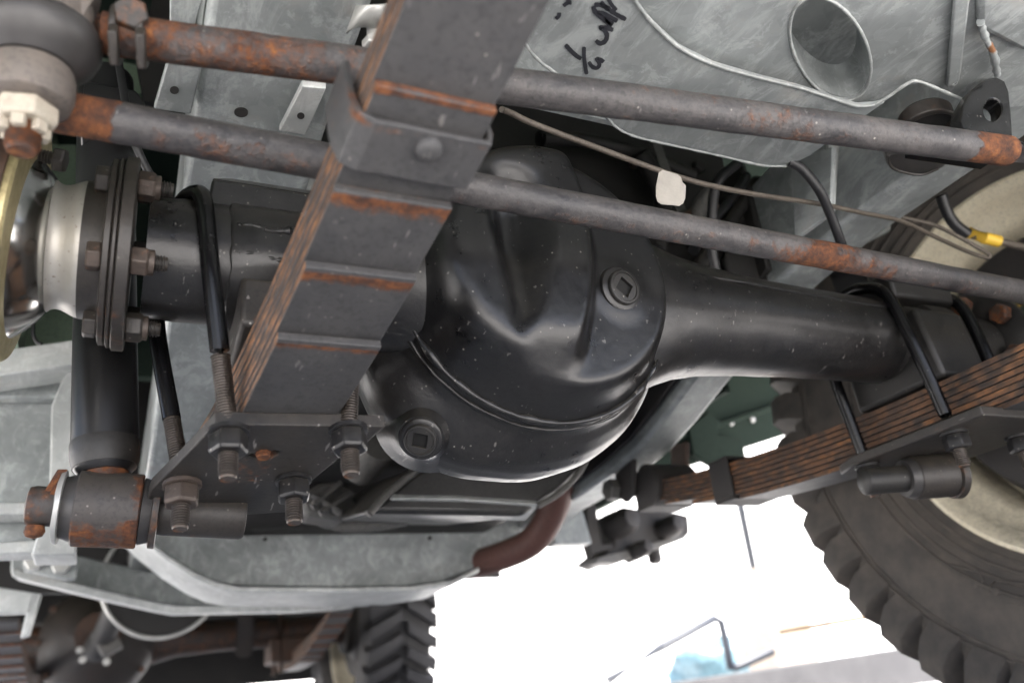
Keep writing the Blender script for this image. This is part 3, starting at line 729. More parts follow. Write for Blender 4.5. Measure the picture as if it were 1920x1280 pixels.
# seal retainer rings on the ball, tilted with the swivel housing
P1 = atD(52, 300, 0.470); P2 = atD(2, 520, 0.452)
nrm = (P2 - P1).normalized().cross(V((0.0, 1, 0.05))).normalized()
if nrm.x > 0: nrm = -nrm
rc = BC + V((0.012, -0.01, 0))
rc = rc + nrm * ((P1 - rc).dot(nrm))
MB().lathe(rc, nrm, [(0.0, 0.066), (0.0, 0.0745), (0.0015, 0.076), (0.0045, 0.076), (0.0045, 0.066)], 72).build('seal_retainer', 'brass_zinc', FA)
MB().lathe(rc, nrm, [(0.0047, 0.066), (0.0047, 0.079), (0.016, 0.081), (0.03, 0.083), (0.03, 0.066)], 72).build('swivel_housing_lip', 'rusty_steel', FA)
c = atD(75, 292, 0.50); d = V((0.9, -0.1, -0.15)).normalized()
st = threaded('steering_stop', c - d * 0.012, d, 0.02, 0.0042, 'flange_paint', FA)
nut('stop_head', c + d * 0.008, d, 0.0135, 0.0065, 'flange_paint', FA, rot=0.4)

# spring seat on the left: bump pad on top, welded gusset plates, saddle over the spring
MB().prism([atY(385, 400, 0.49), atY(398, 334, 0.49), atY(600, 366, 0.49), atY(600, 405, 0.49)], (0, 0.05, 0)).build('bump_pad', 'axle_black', FA, bevel=0.002)
MB().prism([atY(398, 334, 0.492), atY(600, 366, 0.492), atY(600, 360, 0.545), atY(430, 334, 0.545)], (0, 0, -0.003)).build('bump_pad_top', 'axle_black', FA, bevel=0.0015)
MB().lathe(AX, EX, [(0.048, 0.0405), (0.05, 0.0425), (0.09, 0.043), (0.13, 0.045), (0.132, 0.043)], 48).warp(lump(0.0022, 75)).build('welded_sleeve', 'axle_black', FA)
bead('seat_weld', [V((0.052 + 0.010 * i, AY - 0.0405 - 0.0012 * i * .3, AZ + 0.008 + 0.0016 * math.sin(i * 2.1))) for i in range(9)], 0.0024, 'axle_black', FA, seed=11, lump=0.8)
bead('seat_weld', [V((0.054 + 0.009 * i, AY - 0.0395, AZ - 0.012 + 0.0014 * math.sin(i * 1.7))) for i in range(9)], 0.0020, 'axle_black', FA, seed=13, lump=0.9)
MB().prism([(0.056, 0.478, 0.366), (0.056, 0.560, 0.366), (0.056, 0.566, 0.316), (0.056, 0.472, 0.330)], (0.062, 0, 0)).build('spring_saddle', 'plate_paint', FA, bevel=0.003, rust=lambda q: 0.25 if q.y < 0.49 else 0)
# spring seat on the right
MB().prism([(0.664, 0.470, 0.41), (0.664, 0.566, 0.41), (0.664, 0.566, 0.337), (0.664, 0.462, 0.337)], (0.064, 0, 0)).build('spring_saddle', 'dusty_black', FA, bevel=0.004)
MB().prism([(0.655, 0.478, 0.425), (0.655, 0.556, 0.425), (0.655, 0.556, 0.455), (0.655, 0.478, 0.452)], (0.085, 0, 0)).build('bump_pad', 'dusty_black', FA, bevel=0.003)
MB().lathe(AX, EX, [(0.70, 0.039), (0.702, 0.043), (0.735, 0.043), (0.737, 0.039)], 48).build('welded_sleeve', 'dusty_black', FA)
# right flange and ball
flange(0.812, -1, FA, 'dusty_black')
for k, ang in enumerate((80, 28, -25, -80, -140, 140)):
    a = R(ang); c = V((0.80, AY - math.cos(a) * 0.0505, AZ + math.sin(a) * 0.0505))
    nut('flange_nut', c, -EX, 0.018, 0.011, 'bolt_steel', FA, rot=k * .8, rust=lambda q: 0.5)
MB().lathe(V((0.90, AY, AZ)), EX, [(0.0735 * math.sin(R(a)), 0.0735 * math.cos(R(a))) for a in range(-58, 50, 4)], 60).build('swivel_ball', 'swivel_chrome', FA)
bead('vent_hose', [atY(1650, 575, 0.53), atY(1640, 540, 0.55), atY(1612, 500, 0.60), atY(1590, 455, 0.60)], 0.006, 'cable_black', FA, lump=0)

# ================================================================== leaf springs
PIT, TH, LW = 0.0057, 0.0046, 0.0580
def make_spring(name, label, XF, SF, ends_f, ends_r, grp, edge='leaf_rust', nl=8, loc=None, TH=0.0050):
    """leaves: bottom of leaf k (1 = top) lies at SF(Y) + (4-k)*pitch"""
    T = thing(name, label, 'leaf spring', loc, grp)
    out = []
    for k in range(1, nl + 1):
        y0, y1 = ends_f[k - 1], ends_r[k - 1]
        n = 32; top = []; 
        rg = []
        for i in range(n + 1):
            y = y0 + 0.004 * i / 2 if i < 3 else y0 + 0.004 + (y1 - y0 - 0.004) * (i - 2) / (n - 2); e = 0.002
            sl = (SF(y + e) - SF(y - e)) / (2 * e); nn = V((0, -sl, 1)).normalized()
            c = V((XF(y), y, SF(y))) + nn * ((4 - k) * PIT)
            w = LW / 2 * (1 - 0.016 * ((k * 7) % 3))
            th = TH
            if k > 4 and (y - y0) < 0.006: th = TH
            rg.append([c + V((-w, 0, 0)), c + V((w, 0, 0)), c + V((w, 0, 0)) + nn * th, c + V((-w, 0, 0)) + nn * th])
        def ru(q, y0=y0, y1=y1, k=k):
            a = max(0.0, 1 - abs(q.y - y0) / 0.0032); b = 0.75 * max(0.0, 1 - abs(q.y - y1) / 0.006)
            return max(a, b)
        mb = MB().loft(rg)
        o = mb.build('leaf', 'leaf_paint', T, bevel=0.0007, ang=30, rust=ru)
        o.data.materials.append(MAT[edge])
        for f in o.data.polygons:
            if abs(f.normal.x) > 0.8: f.material_index = 1
        out.append(o)
    return T, out
def XL(y): return 0.083 + 0.107 * (0.517 - y)
def SL(y):
    u = 0.52 - y
    return 0.290 + 0.16 * u + 0.30 * u * u if u > 0 else 0.290 + 0.10 * u + 0.35 * u * u
def solveY(py, k, X=XL, S=SL):
    lo, hi = 0.12, 0.55
    for _ in range(40):
        m = (lo + hi) / 2
        if proj(V((X(m), m, S(m) + (4 - k) * PIT)))[1] > py: hi = m
        else: lo = m
    return (lo + hi) / 2
ef = [-0.22, -0.22, -0.20, -0.18, solveY(190, 5), solveY(382, 6), solveY(522, 7), solveY(652, 8)]
er = [0.95, 0.95, 0.90, 0.86, 0.80, 0.73, 0.68, 0.64]
LS, lv = make_spring('leaf_spring', 'large near leaf spring with grey stepped leaves crossing in front of the steering rods', XL, SL, ef, er, 'leaf springs', loc=(0.083, 0.517, 0.29))
# rebound clip wrapped round the near spring
ya, yb = solveY(238, 5), solveY(346, 6)
def spt(y, dx, off):
    e = 0.002; sl = (SL(y + e) - SL(y - e)) / (2 * e); nn = V((0, -sl, 1)).normalized()
    return V((XL(y) + dx, y, SL(y))) + nn * off
hw = LW / 2; ct = 0.0032
base0 = -1.0 * PIT - 0.0012
def clip_section(y, drop=0.0):
    # U-shaped strap: left wing, rounded corner, bottom, right corner lip
    b = base0 - drop
    inner = [(-hw - 0.0018, 0.034), (-hw - 0.0018, 0.012), (-hw - 0.0014, 0.004), (-hw + 0.001, b + 0.003), (-hw + 0.006, b), (-hw * 0.3, b + 0.0006), (0, b), (hw * 0.5, b), (hw + 0.0005, b), (hw + 0.001, b + 0.006), (hw + 0.001, 0.022)]
    outer = []
    for i, (x, z) in enumerate(inner):
        a = inner[max(i - 1, 0)]; c_ = inner[min(i + 1, len(inner) - 1)]
        d = V((c_[0] - a[0], c_[1] - a[1], 0)).normalized(); nn = V((d.y, -d.x, 0))
        outer.append((x + nn.x * ct, z + nn.y * ct))
    return [spt(y, x, z) for x, z in inner] + [spt(y, x, z) for x, z in outer[::-1]]
rings = [clip_section(ya + (yb - ya) * i / 10, 0.0015) for i in range(11)]
def cr(q):
    a = max(0, 1 - abs(q.y - ya) / 0.004) * 0.5
    return a + (0.3 if q.x < XL(q.y) - hw else 0)
clip = MB().loft(rings).build('rebound_clip', 'leaf_paint', LS, bevel=0.0007, ang=35, rust=cr)
ym = solveY(285, 6)
c = spt(ym, 0.0035, base0 - 0.0015 - ct); dn_ = (spt(ym, 0, 0) - spt(ym, 0, 0.01)).normalized()
MB().lathe(c, dn_, [(-0.001, 0.0062), (0.0015, 0.0060), (0.0035, 0.0045), (0.0042, 0.002), (0.0043, 0.0)], 28).build('rivet', 'leaf_paint', clip)

XRc = 0.697
def XRf(y): return XRc
def SR(y):
    u = y - 0.50
    return 0.3125 + 0.19 * u * u if u > 0 else 0.3125 + 0.10 * u * u
erR = [1.02, 1.02, 1.01, 0.99, 0.96, 0.92, 0.86, 0.77]
efR = [0.02, 0.02, 0.06, 0.10, 0.18, 0.26, 0.33, 0.39]
RS, rv = make_spring('leaf_spring', 'far rust streaked leaf spring stacked beneath the axle tube beside the big tyre', XRf, SR, efR, erR, 'leaf springs', loc=(0.697, 0.517, 0.3))
for y in (0.775, 0.945):
    b = SR(y) - 3 * PIT - 0.002
    k = MB()
    t_ = SR(y) + 0.027
    b = SR(y) - (3.2 if y < 0.9 else 1.4) * PIT
    for lo, hi in (((XRc - hw - 0.005, y, b - 0.004), (XRc + hw + 0.005, y + 0.036, b)), ((XRc - hw - 0.005, y, b), (XRc - hw - 0.0008, y + 0.036, t_)), ((XRc + hw + 0.0008, y, b), (XRc + hw + 0.005, y + 0.036, t_)), ((XRc - hw - 0.005, y, t_), (XRc + hw + 0.005, y + 0.036, t_ + 0.004))):
        k.box(lo, hi)
    k.build('rebound_clip', 'drum_black', RS, bevel=0.001)

# ================================================================== spring plates and U-bolts
SP = thing('spring_plate', 'thick steel plate bolted under the near leaf spring, four threaded ends poking down', 'spring plate', (0.083, 0.52, 0.26), 'spring plates')
pn = V((0, 0.16, 1)).normalized(); pp0 = V((0.052, 0.472, 0.2665))
onp = lambda x, y: atP(x, y, pp0, pn)
outl = [(404, 795), (722, 800), (690, 828), (645, 852), (584, 902), (541, 960), (480, 964), (417, 967), (318, 985), (262, 985), (283, 918), (330, 872), (366, 835)]
slot = [(463, 854), (474, 850), (482, 857), (487, 847), (500, 845), (508, 848), (514, 844), (525, 846), (522, 853), (510, 858), (505, 864), (490, 864), (476, 860)]
def prust(q):
    c = onp(494, 855); d = (q - c).length
    return 0.75 * max(0, 1 - d / 0.016) + (0.3 if q.y < 0.478 and q.z > pp0.z + 0.002 else 0)
MB().plate(pxplane(outl, onp), [pxplane(slot, onp)], pn * 0.0085).build('plate', 'plate_paint', SP, bevel=0.0008, rust=prust)
MB().plate(pxplane(ellipse_px(494, 855, 36, 16, -8, 20), onp), [], pn * 0.0004).warp(lambda q: q + pn * 0.009).build('slot_backing_plate', 'rusty_steel', SP)  # rusty plate closing the slot from above
threaded('centre_bolt', onp(494, 848) + pn * 0.006, -pn, 0.0085, 0.0048, 'rusty_steel', SP, rust=lambda q: 0.8)
ub_spots = {'a_front': (429, 806), 'a_back': (342, 905), 'b_front': (653, 803), 'b_back': (550, 897)}
UP = {k: onp(*v) for k, v in ub_spots.items()}
def ubolt(name, label, pf, pb, xtf, xtb, ytop_f, ytop_b, ztop, rad, below, nutmat, washer=True, thr=True, grp='U-bolts', threadlen=0.046, nutsz=0.0195):
    T = thing(name, label, 'U-bolt', (pf + pb) / 2, grp)
    a0 = V((xtf, ytop_f, ztop)); b0 = V((xtb, ytop_b, ztop))
    cc = (a0 + b0) / 2; half = (b0 - a0) / 2; hl = half.length; up = V((0, 0, 1))
    df = (a0 - pf).normalized(); db = (b0 - pb).normalized()
    arc = [cc - half * math.cos(math.pi * i / 20) + up * (hl * 0.92 * math.sin(math.pi * i / 20)) for i in range(21)]
    ctl = [pf + df * threadlen * 0.98, pf + df * ((a0 - pf).length * 0.82)] + [cc - half * math.cos(math.pi * i / 6) + up * (hl * 0.95 * math.sin(math.pi * i / 6)) for i in range(1, 6)] + [pb + db * ((b0 - pb).length * 0.82), pb + db * threadlen * 0.98]
    path = smoothpath(ctl, 10)
    o = MB().tube(path, rad, 20).build('rod', 'gloss_black', T)
    for (q, d, nm) in ((pf, df, 0), (pb, db, 1)):
        threaded('thread', q + d * threadlen, -d, threadlen + 0.001, rad * 0.98, 'thread_steel', T, rust=lambda w: 0.15)
        dd_ = -pn if below == 'plate' else V((0, 0, -1))
        if washer:
            MB().lathe(q, dd_, [(0, 0.0112), (0.0002, 0.0118), (0.0026, 0.0118), (0.003, 0.0112)], 28).build('spring_washer', nutmat[nm], T)
        nut('nut', q + dd_ * 0.003, dd_, nutsz, 0.0125, nutmat[nm], T, rot=0.5 + nm * 0.4)
        threaded('thread_end', q + dd_ * 0.0155, dd_, 0.0145, rad * 0.98, 'thread_steel', T, rust=lambda w, q=q, dd_=dd_: 0.42 if (w - q).dot(dd_) > 0.0292 else 0.12)
    return T
ubolt('u_bolt', 'black U-bolt arched over the axle between the bolted flange and near spring', UP['a_front'], UP['a_back'], 0.033, 0.006, AY - 0.0475, AY + 0.0475, 0.392, 0.0058, 'plate', ('nut_black', 'bolt_steel'))
ubolt('u_bolt', 'U-bolt mostly hidden behind the near spring, its two wet black nuts under the plate', UP['b_front'], UP['b_back'], 0.128, 0.118, AY - 0.0475, AY + 0.0475, 0.392, 0.0058, 'plate', ('nut_black', 'nut_black'))

# right plate
SPR = thing('spring_plate', 'dirty steel plate bolted under the far leaf spring in front of the cream wheel', 'spring plate', (0.697, 0.52, 0.28), 'spring plates')
zp = 0.2835
MB().plate([(0.640, 0.424, zp), (0.764, 0.424, zp), (0.764, 0.55, zp), (0.72, 0.60, zp), (0.655, 0.60, zp), (0.640, 0.57, zp)], [], (0, 0, 0.009)).build('plate', 'plate_paint', SPR, bevel=0.0015, rust=lambda q: 0.25)
UR = {'c_front': V((0.656, 0.466, zp)), 'c_back': V((0.656, 0.566, zp)), 'd_front': V((0.742, 0.466, zp)), 'd_back': V((0.742, 0.566, zp))}
ubolt('u_bolt', 'black U-bolt looped over the axle on the inner side of the far spring', UR['c_front'], UR['c_back'], 0.640, 0.640, AY - 0.0475, AY + 0.0475, 0.40, 0.0058, 'flat', ('nut_black', 'nut_black'), threadlen=0.012)
ubolt('u_bolt', 'black U-bolt looped over the axle on the wheel side of the far spring', UR['d_front'], UR['d_back'], 0.742, 0.742, AY - 0.0475, AY + 0.0475, 0.40, 0.0058, 'flat', ('nut_black', 'nut_black'), threadlen=0.012)

# ================================================================== shock absorbers
SH = thing('shock_absorber', 'tall black shock absorber tube standing left of the axle flange, rusty bush at its foot', 'shock absorber', (-0.011, 0.60, 0.26), 'shock absorbers')
YS = 0.60
s0 = atY(197, 878, YS); s1 = atY(199, 150, YS + 0.02)
ax = (s1 - s0).normalized(); L = (s1 - s0).length
MB().lathe(s0, ax, [(-0.004, 0.016), (0.0, 0.0195), (0.006, 0.0213), (0.012, 0.0215), (0.0122, 0.0212), (L * 0.999, 0.0212)], 56).build('tube', 'shock_black', SH, rust=None)
MB().lathe(s0, ax, [(0.0, 0.0200), (0.006, 0.0217), (0.016, 0.0219), (0.0185, 0.0214)], 56).build('knurled_band', 'dusty_black', SH, rust=lambda q: 0.45 * max(0, mnoise.noise(q * 60)) + 0.1)
MB().lathe(s0, ax, [(-0.012, 0.0125), (-0.006, 0.013), (-0.002, 0.016), (0.002, 0.0185)], 40).build('neck', 'rusty_steel', SH, rust=lambda q: 0.35)
# lower eye with rubber bushes, washers and pin running to the plate
pe = atY(203, 955, YS); pa = V((0.98, -0.02, -0.06)).normalized()
e = pe
MB().lathe(e, pa, [(-0.0195, 0.0235)] + [(-0.0185 + 0.037 * i / 14, 0.0245) for i in range(15)] + [(0.0195, 0.0235)], 96).build('eye_sleeve', 'bush_paint', SH, rust=lambda q: 0.42 * max(0, min(1, (e.z - 0.011 - q.z) / 0.006 + 1.5 * mnoise.noise(q * 120))) + 0.40 * max(0, min(1, ((q - e).dot(pa) - 0.011) / 0.005 + 1.2 * mnoise.noise(q * 150))) + 0.04)
for a, b, r0, r1 in ((-0.0275, -0.0195, 0.0195, 0.0222), (0.0195, 0.0265, 0.0222, 0.0205)):
    MB().lathe(e, pa, [(a, r0 * 0.9), (a + 0.0006, r0), (b, r1)], 48).build('rubber_bush', 'boot_rubber', SH)
MB().lathe(e, pa, [(-0.0305, 0.0205), (-0.0300, 0.0228), (-0.0282, 0.0236), (-0.0272, 0.0236), (-0.0268, 0.022)], 56).warp(lump(0.0005, 90)).build('cup_washer', 'white_zinc', SH)
MB().lathe(e, pa, [(0.0262, 0.0215), (0.0268, 0.0238), (0.0305, 0.0242), (0.0312, 0.023)], 56).build('cup_washer', 'flange_paint', SH, rust=lambda q: 0.4)
MB().lathe(e, pa, [(-0.0475, 0.009), (-0.0465, 0.0118), (-0.043, 0.0128), (-0.0305, 0.0125)], 36).build('pin_end', 'bush_paint', SH, rust=lambda q: 0.35 if (q - e).dot(pa) < -0.040 else 0.15)
MB().lathe(e, pa, [(0.0305, 0.0145), (0.034, 0.0152), (0.084, 0.0158), (0.0865, 0.0148), (0.087, 0.012)], 44).build('mounting_pin', 'flange_paint', SH, rust=lambda q: 0.18)
# split pin through the pin end
sp0 = atY(118, 880, YS - 0.01); sp1 = e - pa * 0.0365 + V((0, -0.008, 0.004)); sp2 = e - pa * 0.040 + V((0.0, -0.004, -0.022))
dirp = (sp0 - sp1).normalized()
MB().obox((sp0 + sp1) / 2, (sp0 - sp1) / 2, V((0.0030, 0, 0)), V((0, 0.0016, 0))).build('split_pin', 'rusty_steel', SH, bevel=0.0008, rust=lambda q: 0.5)
MB().obox(sp1 + V((0.006, -0.002, 0.004)), V((0.003, 0, 0.007)), V((0.0026, 0, -0.001)), V((0, 0.0016, 0))).build('split_pin_leg', 'rusty_steel', SH, bevel=0.0008, rust=lambda q: 0.6)
MB().lathe(e - pa * 0.041 + V((0, -0.002, -0.0135)), V((0, 0, -1)), [(0, 0.0055), (0.0035, 0.0062), (0.0062, 0.0048), (0.0072, 0.002)], 20).build('split_pin_head', 'rusty_steel', SH, rust=lambda q: 0.5)
# upper bracket of the shock
MB().prism([atY(158, 150, 0.58), atY(255, 168, 0.58), atY(272, 190, 0.58), atY(268, 240, 0.58), atY(150, 240, 0.58)], (0, 0.04, 0)).build('upper_bracket', 'shock_black', SH, bevel=0.002)

SHR = thing('shock_absorber', 'far shock absorber foot, dark rusty bush beside the cream wheel rim', 'shock absorber', (0.70, 0.62, 0.25), 'shock absorbers')
e2 = atX(1745, 893, 0.700); pa2 = V((0.92, -0.30, 0.0)).normalized()
MB().lathe(e2, pa2, [(-0.0205, 0.0195), (-0.0195, 0.0205), (0.0175, 0.0205), (0.0185, 0.0195)], 48).build('eye_sleeve', 'flange_paint', SHR, rust=lambda q: 0.2)
MB().lathe(e2, pa2, [(-0.028, 0.017), (-0.0225, 0.0192), (-0.0205, 0.0192)], 40).build('rubber_bush', 'boot_rubber', SHR)
MB().lathe(e2, pa2, [(0.0185, 0.018), (0.020, 0.0222), (0.026, 0.0228), (0.028, 0.0205)], 48).build('cup_washer', 'flange_paint', SHR, rust=lambda q: 0.3)
MB().lathe(e2, pa2, [(-0.070, 0.010), (-0.068, 0.0125), (-0.028, 0.0125)], 32).build('mounting_pin', 'dusty_black', SHR)
MB().tube([e2 + V((0.0, 0.01, 0.02)), e2 + V((0.03, 0.05, 0.30))], 0.0212, 40).build('tube', 'shock_black', SHR)

# ================================================================== steering: track rod and drag link
TRD = thing('track_rod', 'lower steering rod, dark paint with an orange rust band, crossing the whole view', 'steering rod', (0.35, 0.39, 0.398), 'steering rods')
t0 = V((-0.16, 0.381, 0.3955)); t1 = V((0.84, 0.407, 0.3985))
def along(a, b, n): return [a + (b - a) * i / n for i in range(n + 1)]
xr = atY(1535, 488, 0.402).x; xl = -0.021
def trust(q):
    v = 0.0
    jx = 0.018 * mnoise.noise(q * 60) + 0.010 * mnoise.noise(q * 190)
    v = max(v, 0.85 * max(0, 1 - (abs(q.x + jx - xr) / 0.024) ** 2), 0.34 * max(0, 1 - abs(q.x + jx * 2 - xr) / 0.10))
    v = max(v, 1.0 * sstep(xl + 0.004, xl - 0.003, q.x + jx * 0.5))
    v += 0.22 * max(0, min(1, (0.396 - q.z) / 0.006))
    v += 0.12 * mnoise.noise(V((q.x * 9, 1, 4)))
    return v
MB().tube(along(t0, t1, 340), 0.01075, 28).warp(lump(0.00035, 70)).build('tube', 'rod_paint', TRD, rust=trust)
for ex in (xl,):
    pass
DL = thing('drag_link', 'upper steering rod clamped to a ball joint at its left end', 'steering rod', (0.28, 0.32, 0.434), 'steering rods')
d0 = atD(185, 62, 0.420); d1 = atD(1893, 284, 0.592)
dax = (d1 - d0).normalized()
def drust(q):
    s_ = (q - d0).dot(dax); Lr = (d1 - d0).length
    v = 0.0
    jx = 0.020 * mnoise.noise(q * 60) + 0.010 * mnoise.noise(q * 190)
    v = max(v, 0.85 * sstep(Lr - 0.036, Lr - 0.026, s_ + jx)); v = max(v, 0.8 * sstep(0.014, 0.008, s_ + jx * .5))
    v = max(v, 0.36 * sstep(0.24, 0.03, s_ + jx))
    v = max(v, 0.50 * max(0, 1 - abs(s_ - 0.085) / 0.05) if q.z < (d0 + dax * s_).z + 0.002 else 0)
    v = max(v, 0.16 * max(0, 1 - abs(s_ - 0.40) / 0.15))
    return v + 0.10
MB().tube(along(d0, d1, 260), [0.0098] + [0.01085] * 259 + [0.0098], 28).warp(lump(0.0004, 60)).build('tube', 'rod_paint', DL, rust=drust)
# ball joint shank going on past the right end
MB().tube([d1 - dax * 0.004, d1 + dax * 0.05, d1 + dax * 0.12], 0.0088, 24).build('shank', 'rod_paint', DL)
# clamp at the left end
cc = atD(244, 62, 0.425); 
cl = []
for off in (-0.0062, 0.0062):
    c0 = d0 + dax * ((cc - d0).dot(dax) + off)
    MB().lathe(c0, dax, [(-0.0018, 0.0108), (-0.0018, 0.0142), (-0.0012, 0.0148), (0.0012, 0.0148), (0.0018, 0.0142), (0.0018, 0.0108)], 40, caps=False).build('clamp_band', 'flange_paint', DL, rust=lambda q: 0.15)
    lw = V((0, -0.55, -0.84)).normalized()
    MB().obox(c0 + lw * 0.0185, dax * 0.0021, lw * 0.008, dax.cross(lw) * 0.0085).build('clamp_ear', 'flange_paint', DL, bevel=0.001, rust=lambda q: 0.15)
cn = d0 + dax * ((cc - d0).dot(dax))
nut('clamp_bolt_head', cn + V((0, -0.0105, 0.0035)), V((0, -0.9, -0.35)).normalized(), 0.0150, 0.0075, 'flange_paint', DL, rot=0.25, rust=lambda q: 0.3)
# track-rod end: forged shank, housing, boot, arm eye, castle nut
J = atD(66, 60, 0.405)
jd = V((0.03, 0.10, -1.0)).normalized()
MB().tube([d0 + dax * 0.004, d0 - dax * 0.012, J + V((0.022, -0.004, 0.010)), J + V((0.0, 0, 0.014))], [0.0088, 0.0094, 0.014, 0.018], 28).build('joint_shank', 'joint_steel', DL, rust=lambda q: 0.15)
MB().lathe(J, jd, [(-0.030, 0.008), (-0.027, 0.020), (-0.018, 0.0245), (-0.008, 0.026), (-0.001, 0.0255)], 48).build('joint_housing', 'joint_steel', DL, rust=lambda q: 0.2)
MB().lathe(J, jd, [(-0.002, 0.0262), (0.0, 0.0288), (0.003, 0.0302), (0.008, 0.0302), (0.013, 0.0282), (0.018, 0.0238), (0.022, 0.0195)], 56).build('rubber_boot', 'boot_rubber', DL)
K = J + jd * 0.022
KE = thing('steering_arm', 'steering arm eye under the ball joint in the top left corner, pale castle nut below', 'steering arm', tuple(K))
MB().lathe(K, jd, [(0.0, 0.0170), (0.0012, 0.0190), (0.006, 0.0200), (0.014, 0.0200), (0.019, 0.0185), (0.0205, 0.016)], 48).build('arm_eye', 'joint_steel', KE, rust=lambda q: 0.1)
MB().prism([K + V((-0.005, 0.012, -0.004)), K + V((-0.02, -0.012, -0.004)), K + V((-0.12, 0.03, -0.01)), K + V((-0.10, 0.06, -0.01))], (0, 0, -0.014)).build('arm', 'joint_steel', KE, bevel=0.003)
N0 = K + jd * 0.0205
nb = nut('castle_nut', N0, jd, 0.0245, 0.0105, 'pale_nut', KE, rot=0.35)
for i in range(6):
    a = i * math.pi / 3 + 0.35 + 0.52; u, w = basis(jd)
    MB().obox(N0 + jd * 0.0130 + (u * math.cos(a) + w * math.sin(a)) * 0.0088, (u * math.cos(a) + w * math.sin(a)) * 0.0022, (w * math.cos(a) - u * math.sin(a)) * 0.0030, jd * 0.0028).build('castle_tooth', 'pale_nut', nb, bevel=0.0008)
threaded('stud_end', N0 + jd * 0.0105, jd, 0.0130, 0.0078, 'rusty_steel', KE, rust=lambda q: 0.3)

# ================================================================== black eye bracket at the right
EB = thing('eye_bracket', 'glossy black bracket with a round eye standing above the rusty rod end', 'bracket', tuple(atY(1860, 250, 0.30)))
YB = 0.285
ol = [(1808, 250), (1800, 225), (1806, 196), (1822, 168), (1846, 150), (1868, 144), (1884, 152), (1892, 172), (1896, 210), (1899, 262), (1830, 254)]
eh = ellipse_px(1862, 206, 17, 21, 12, 28)
MB().plate([atY(x, y, YB) for x, y in ol], [[atY(x, y, YB) for x, y in eh]], (0.002, 0.012, 0)).build('eye_plate', 'gloss_black', EB, bevel=0.0012)
MB().prism([atY(1805, 244, YB), atY(1900, 258, YB), atY(1905, 275, YB), atY(1760, 250, YB), atY(1760, 238, YB)], (0, 0.03, 0)).build('foot', 'gloss_black', EB, bevel=0.0012)
ce = atY(1857, 208, YB); 

# ================================================================== bump stop under the right rail
BS = thing('bump_stop', 'dark rubber bump stop in a rusty rimmed cup under the right chassis rail', 'bump stop', (0.66, 0.40, 0.5))
zb = 0.5125
el1 = ellipse_px(1742, 236, 54, 26, -18, 40)
MB().plate([atZ(x, y, 0.4935) for x, y in el1], [[atZ(x, y, 0.4935) for x, y in ellipse_px(1744, 239, 47, 21, -18, 40)]], (0, 0, 0.012)).build('cup_rim', 'flange_paint', BS, bevel=0.001, rust=lambda q: 0.25)
MB().plate([atZ(x, y, 0.4937) for x, y in ellipse_px(1744, 239, 48, 22, -18, 40)], [], (0, 0, 0.010)).warp(lambda q: q + V((0, 0, 0.006))).build('cup_floor', 'hole_shade', BS)  # shade inside the cup put into the floor colour
bl = [(1662, 292), (1690, 282), (1790, 290), (1775, 312), (1752, 325), (1724, 333), (1680, 325), (1664, 312)]
MB().prism([atZ(x, y, 0.494) for x, y in bl], (0, 0, 0.020)).build('rubber_block', 'boot_rubber', BS, bevel=0.003)
MB().tube(smoothpath([atZ(x, y, 0.4925) for x, y in ((1666, 290), (1668, 308), (1684, 320), (1726, 328), (1760, 316))], 6), 0.0012, 8).build('block_rim', 'flange_paint', BS)

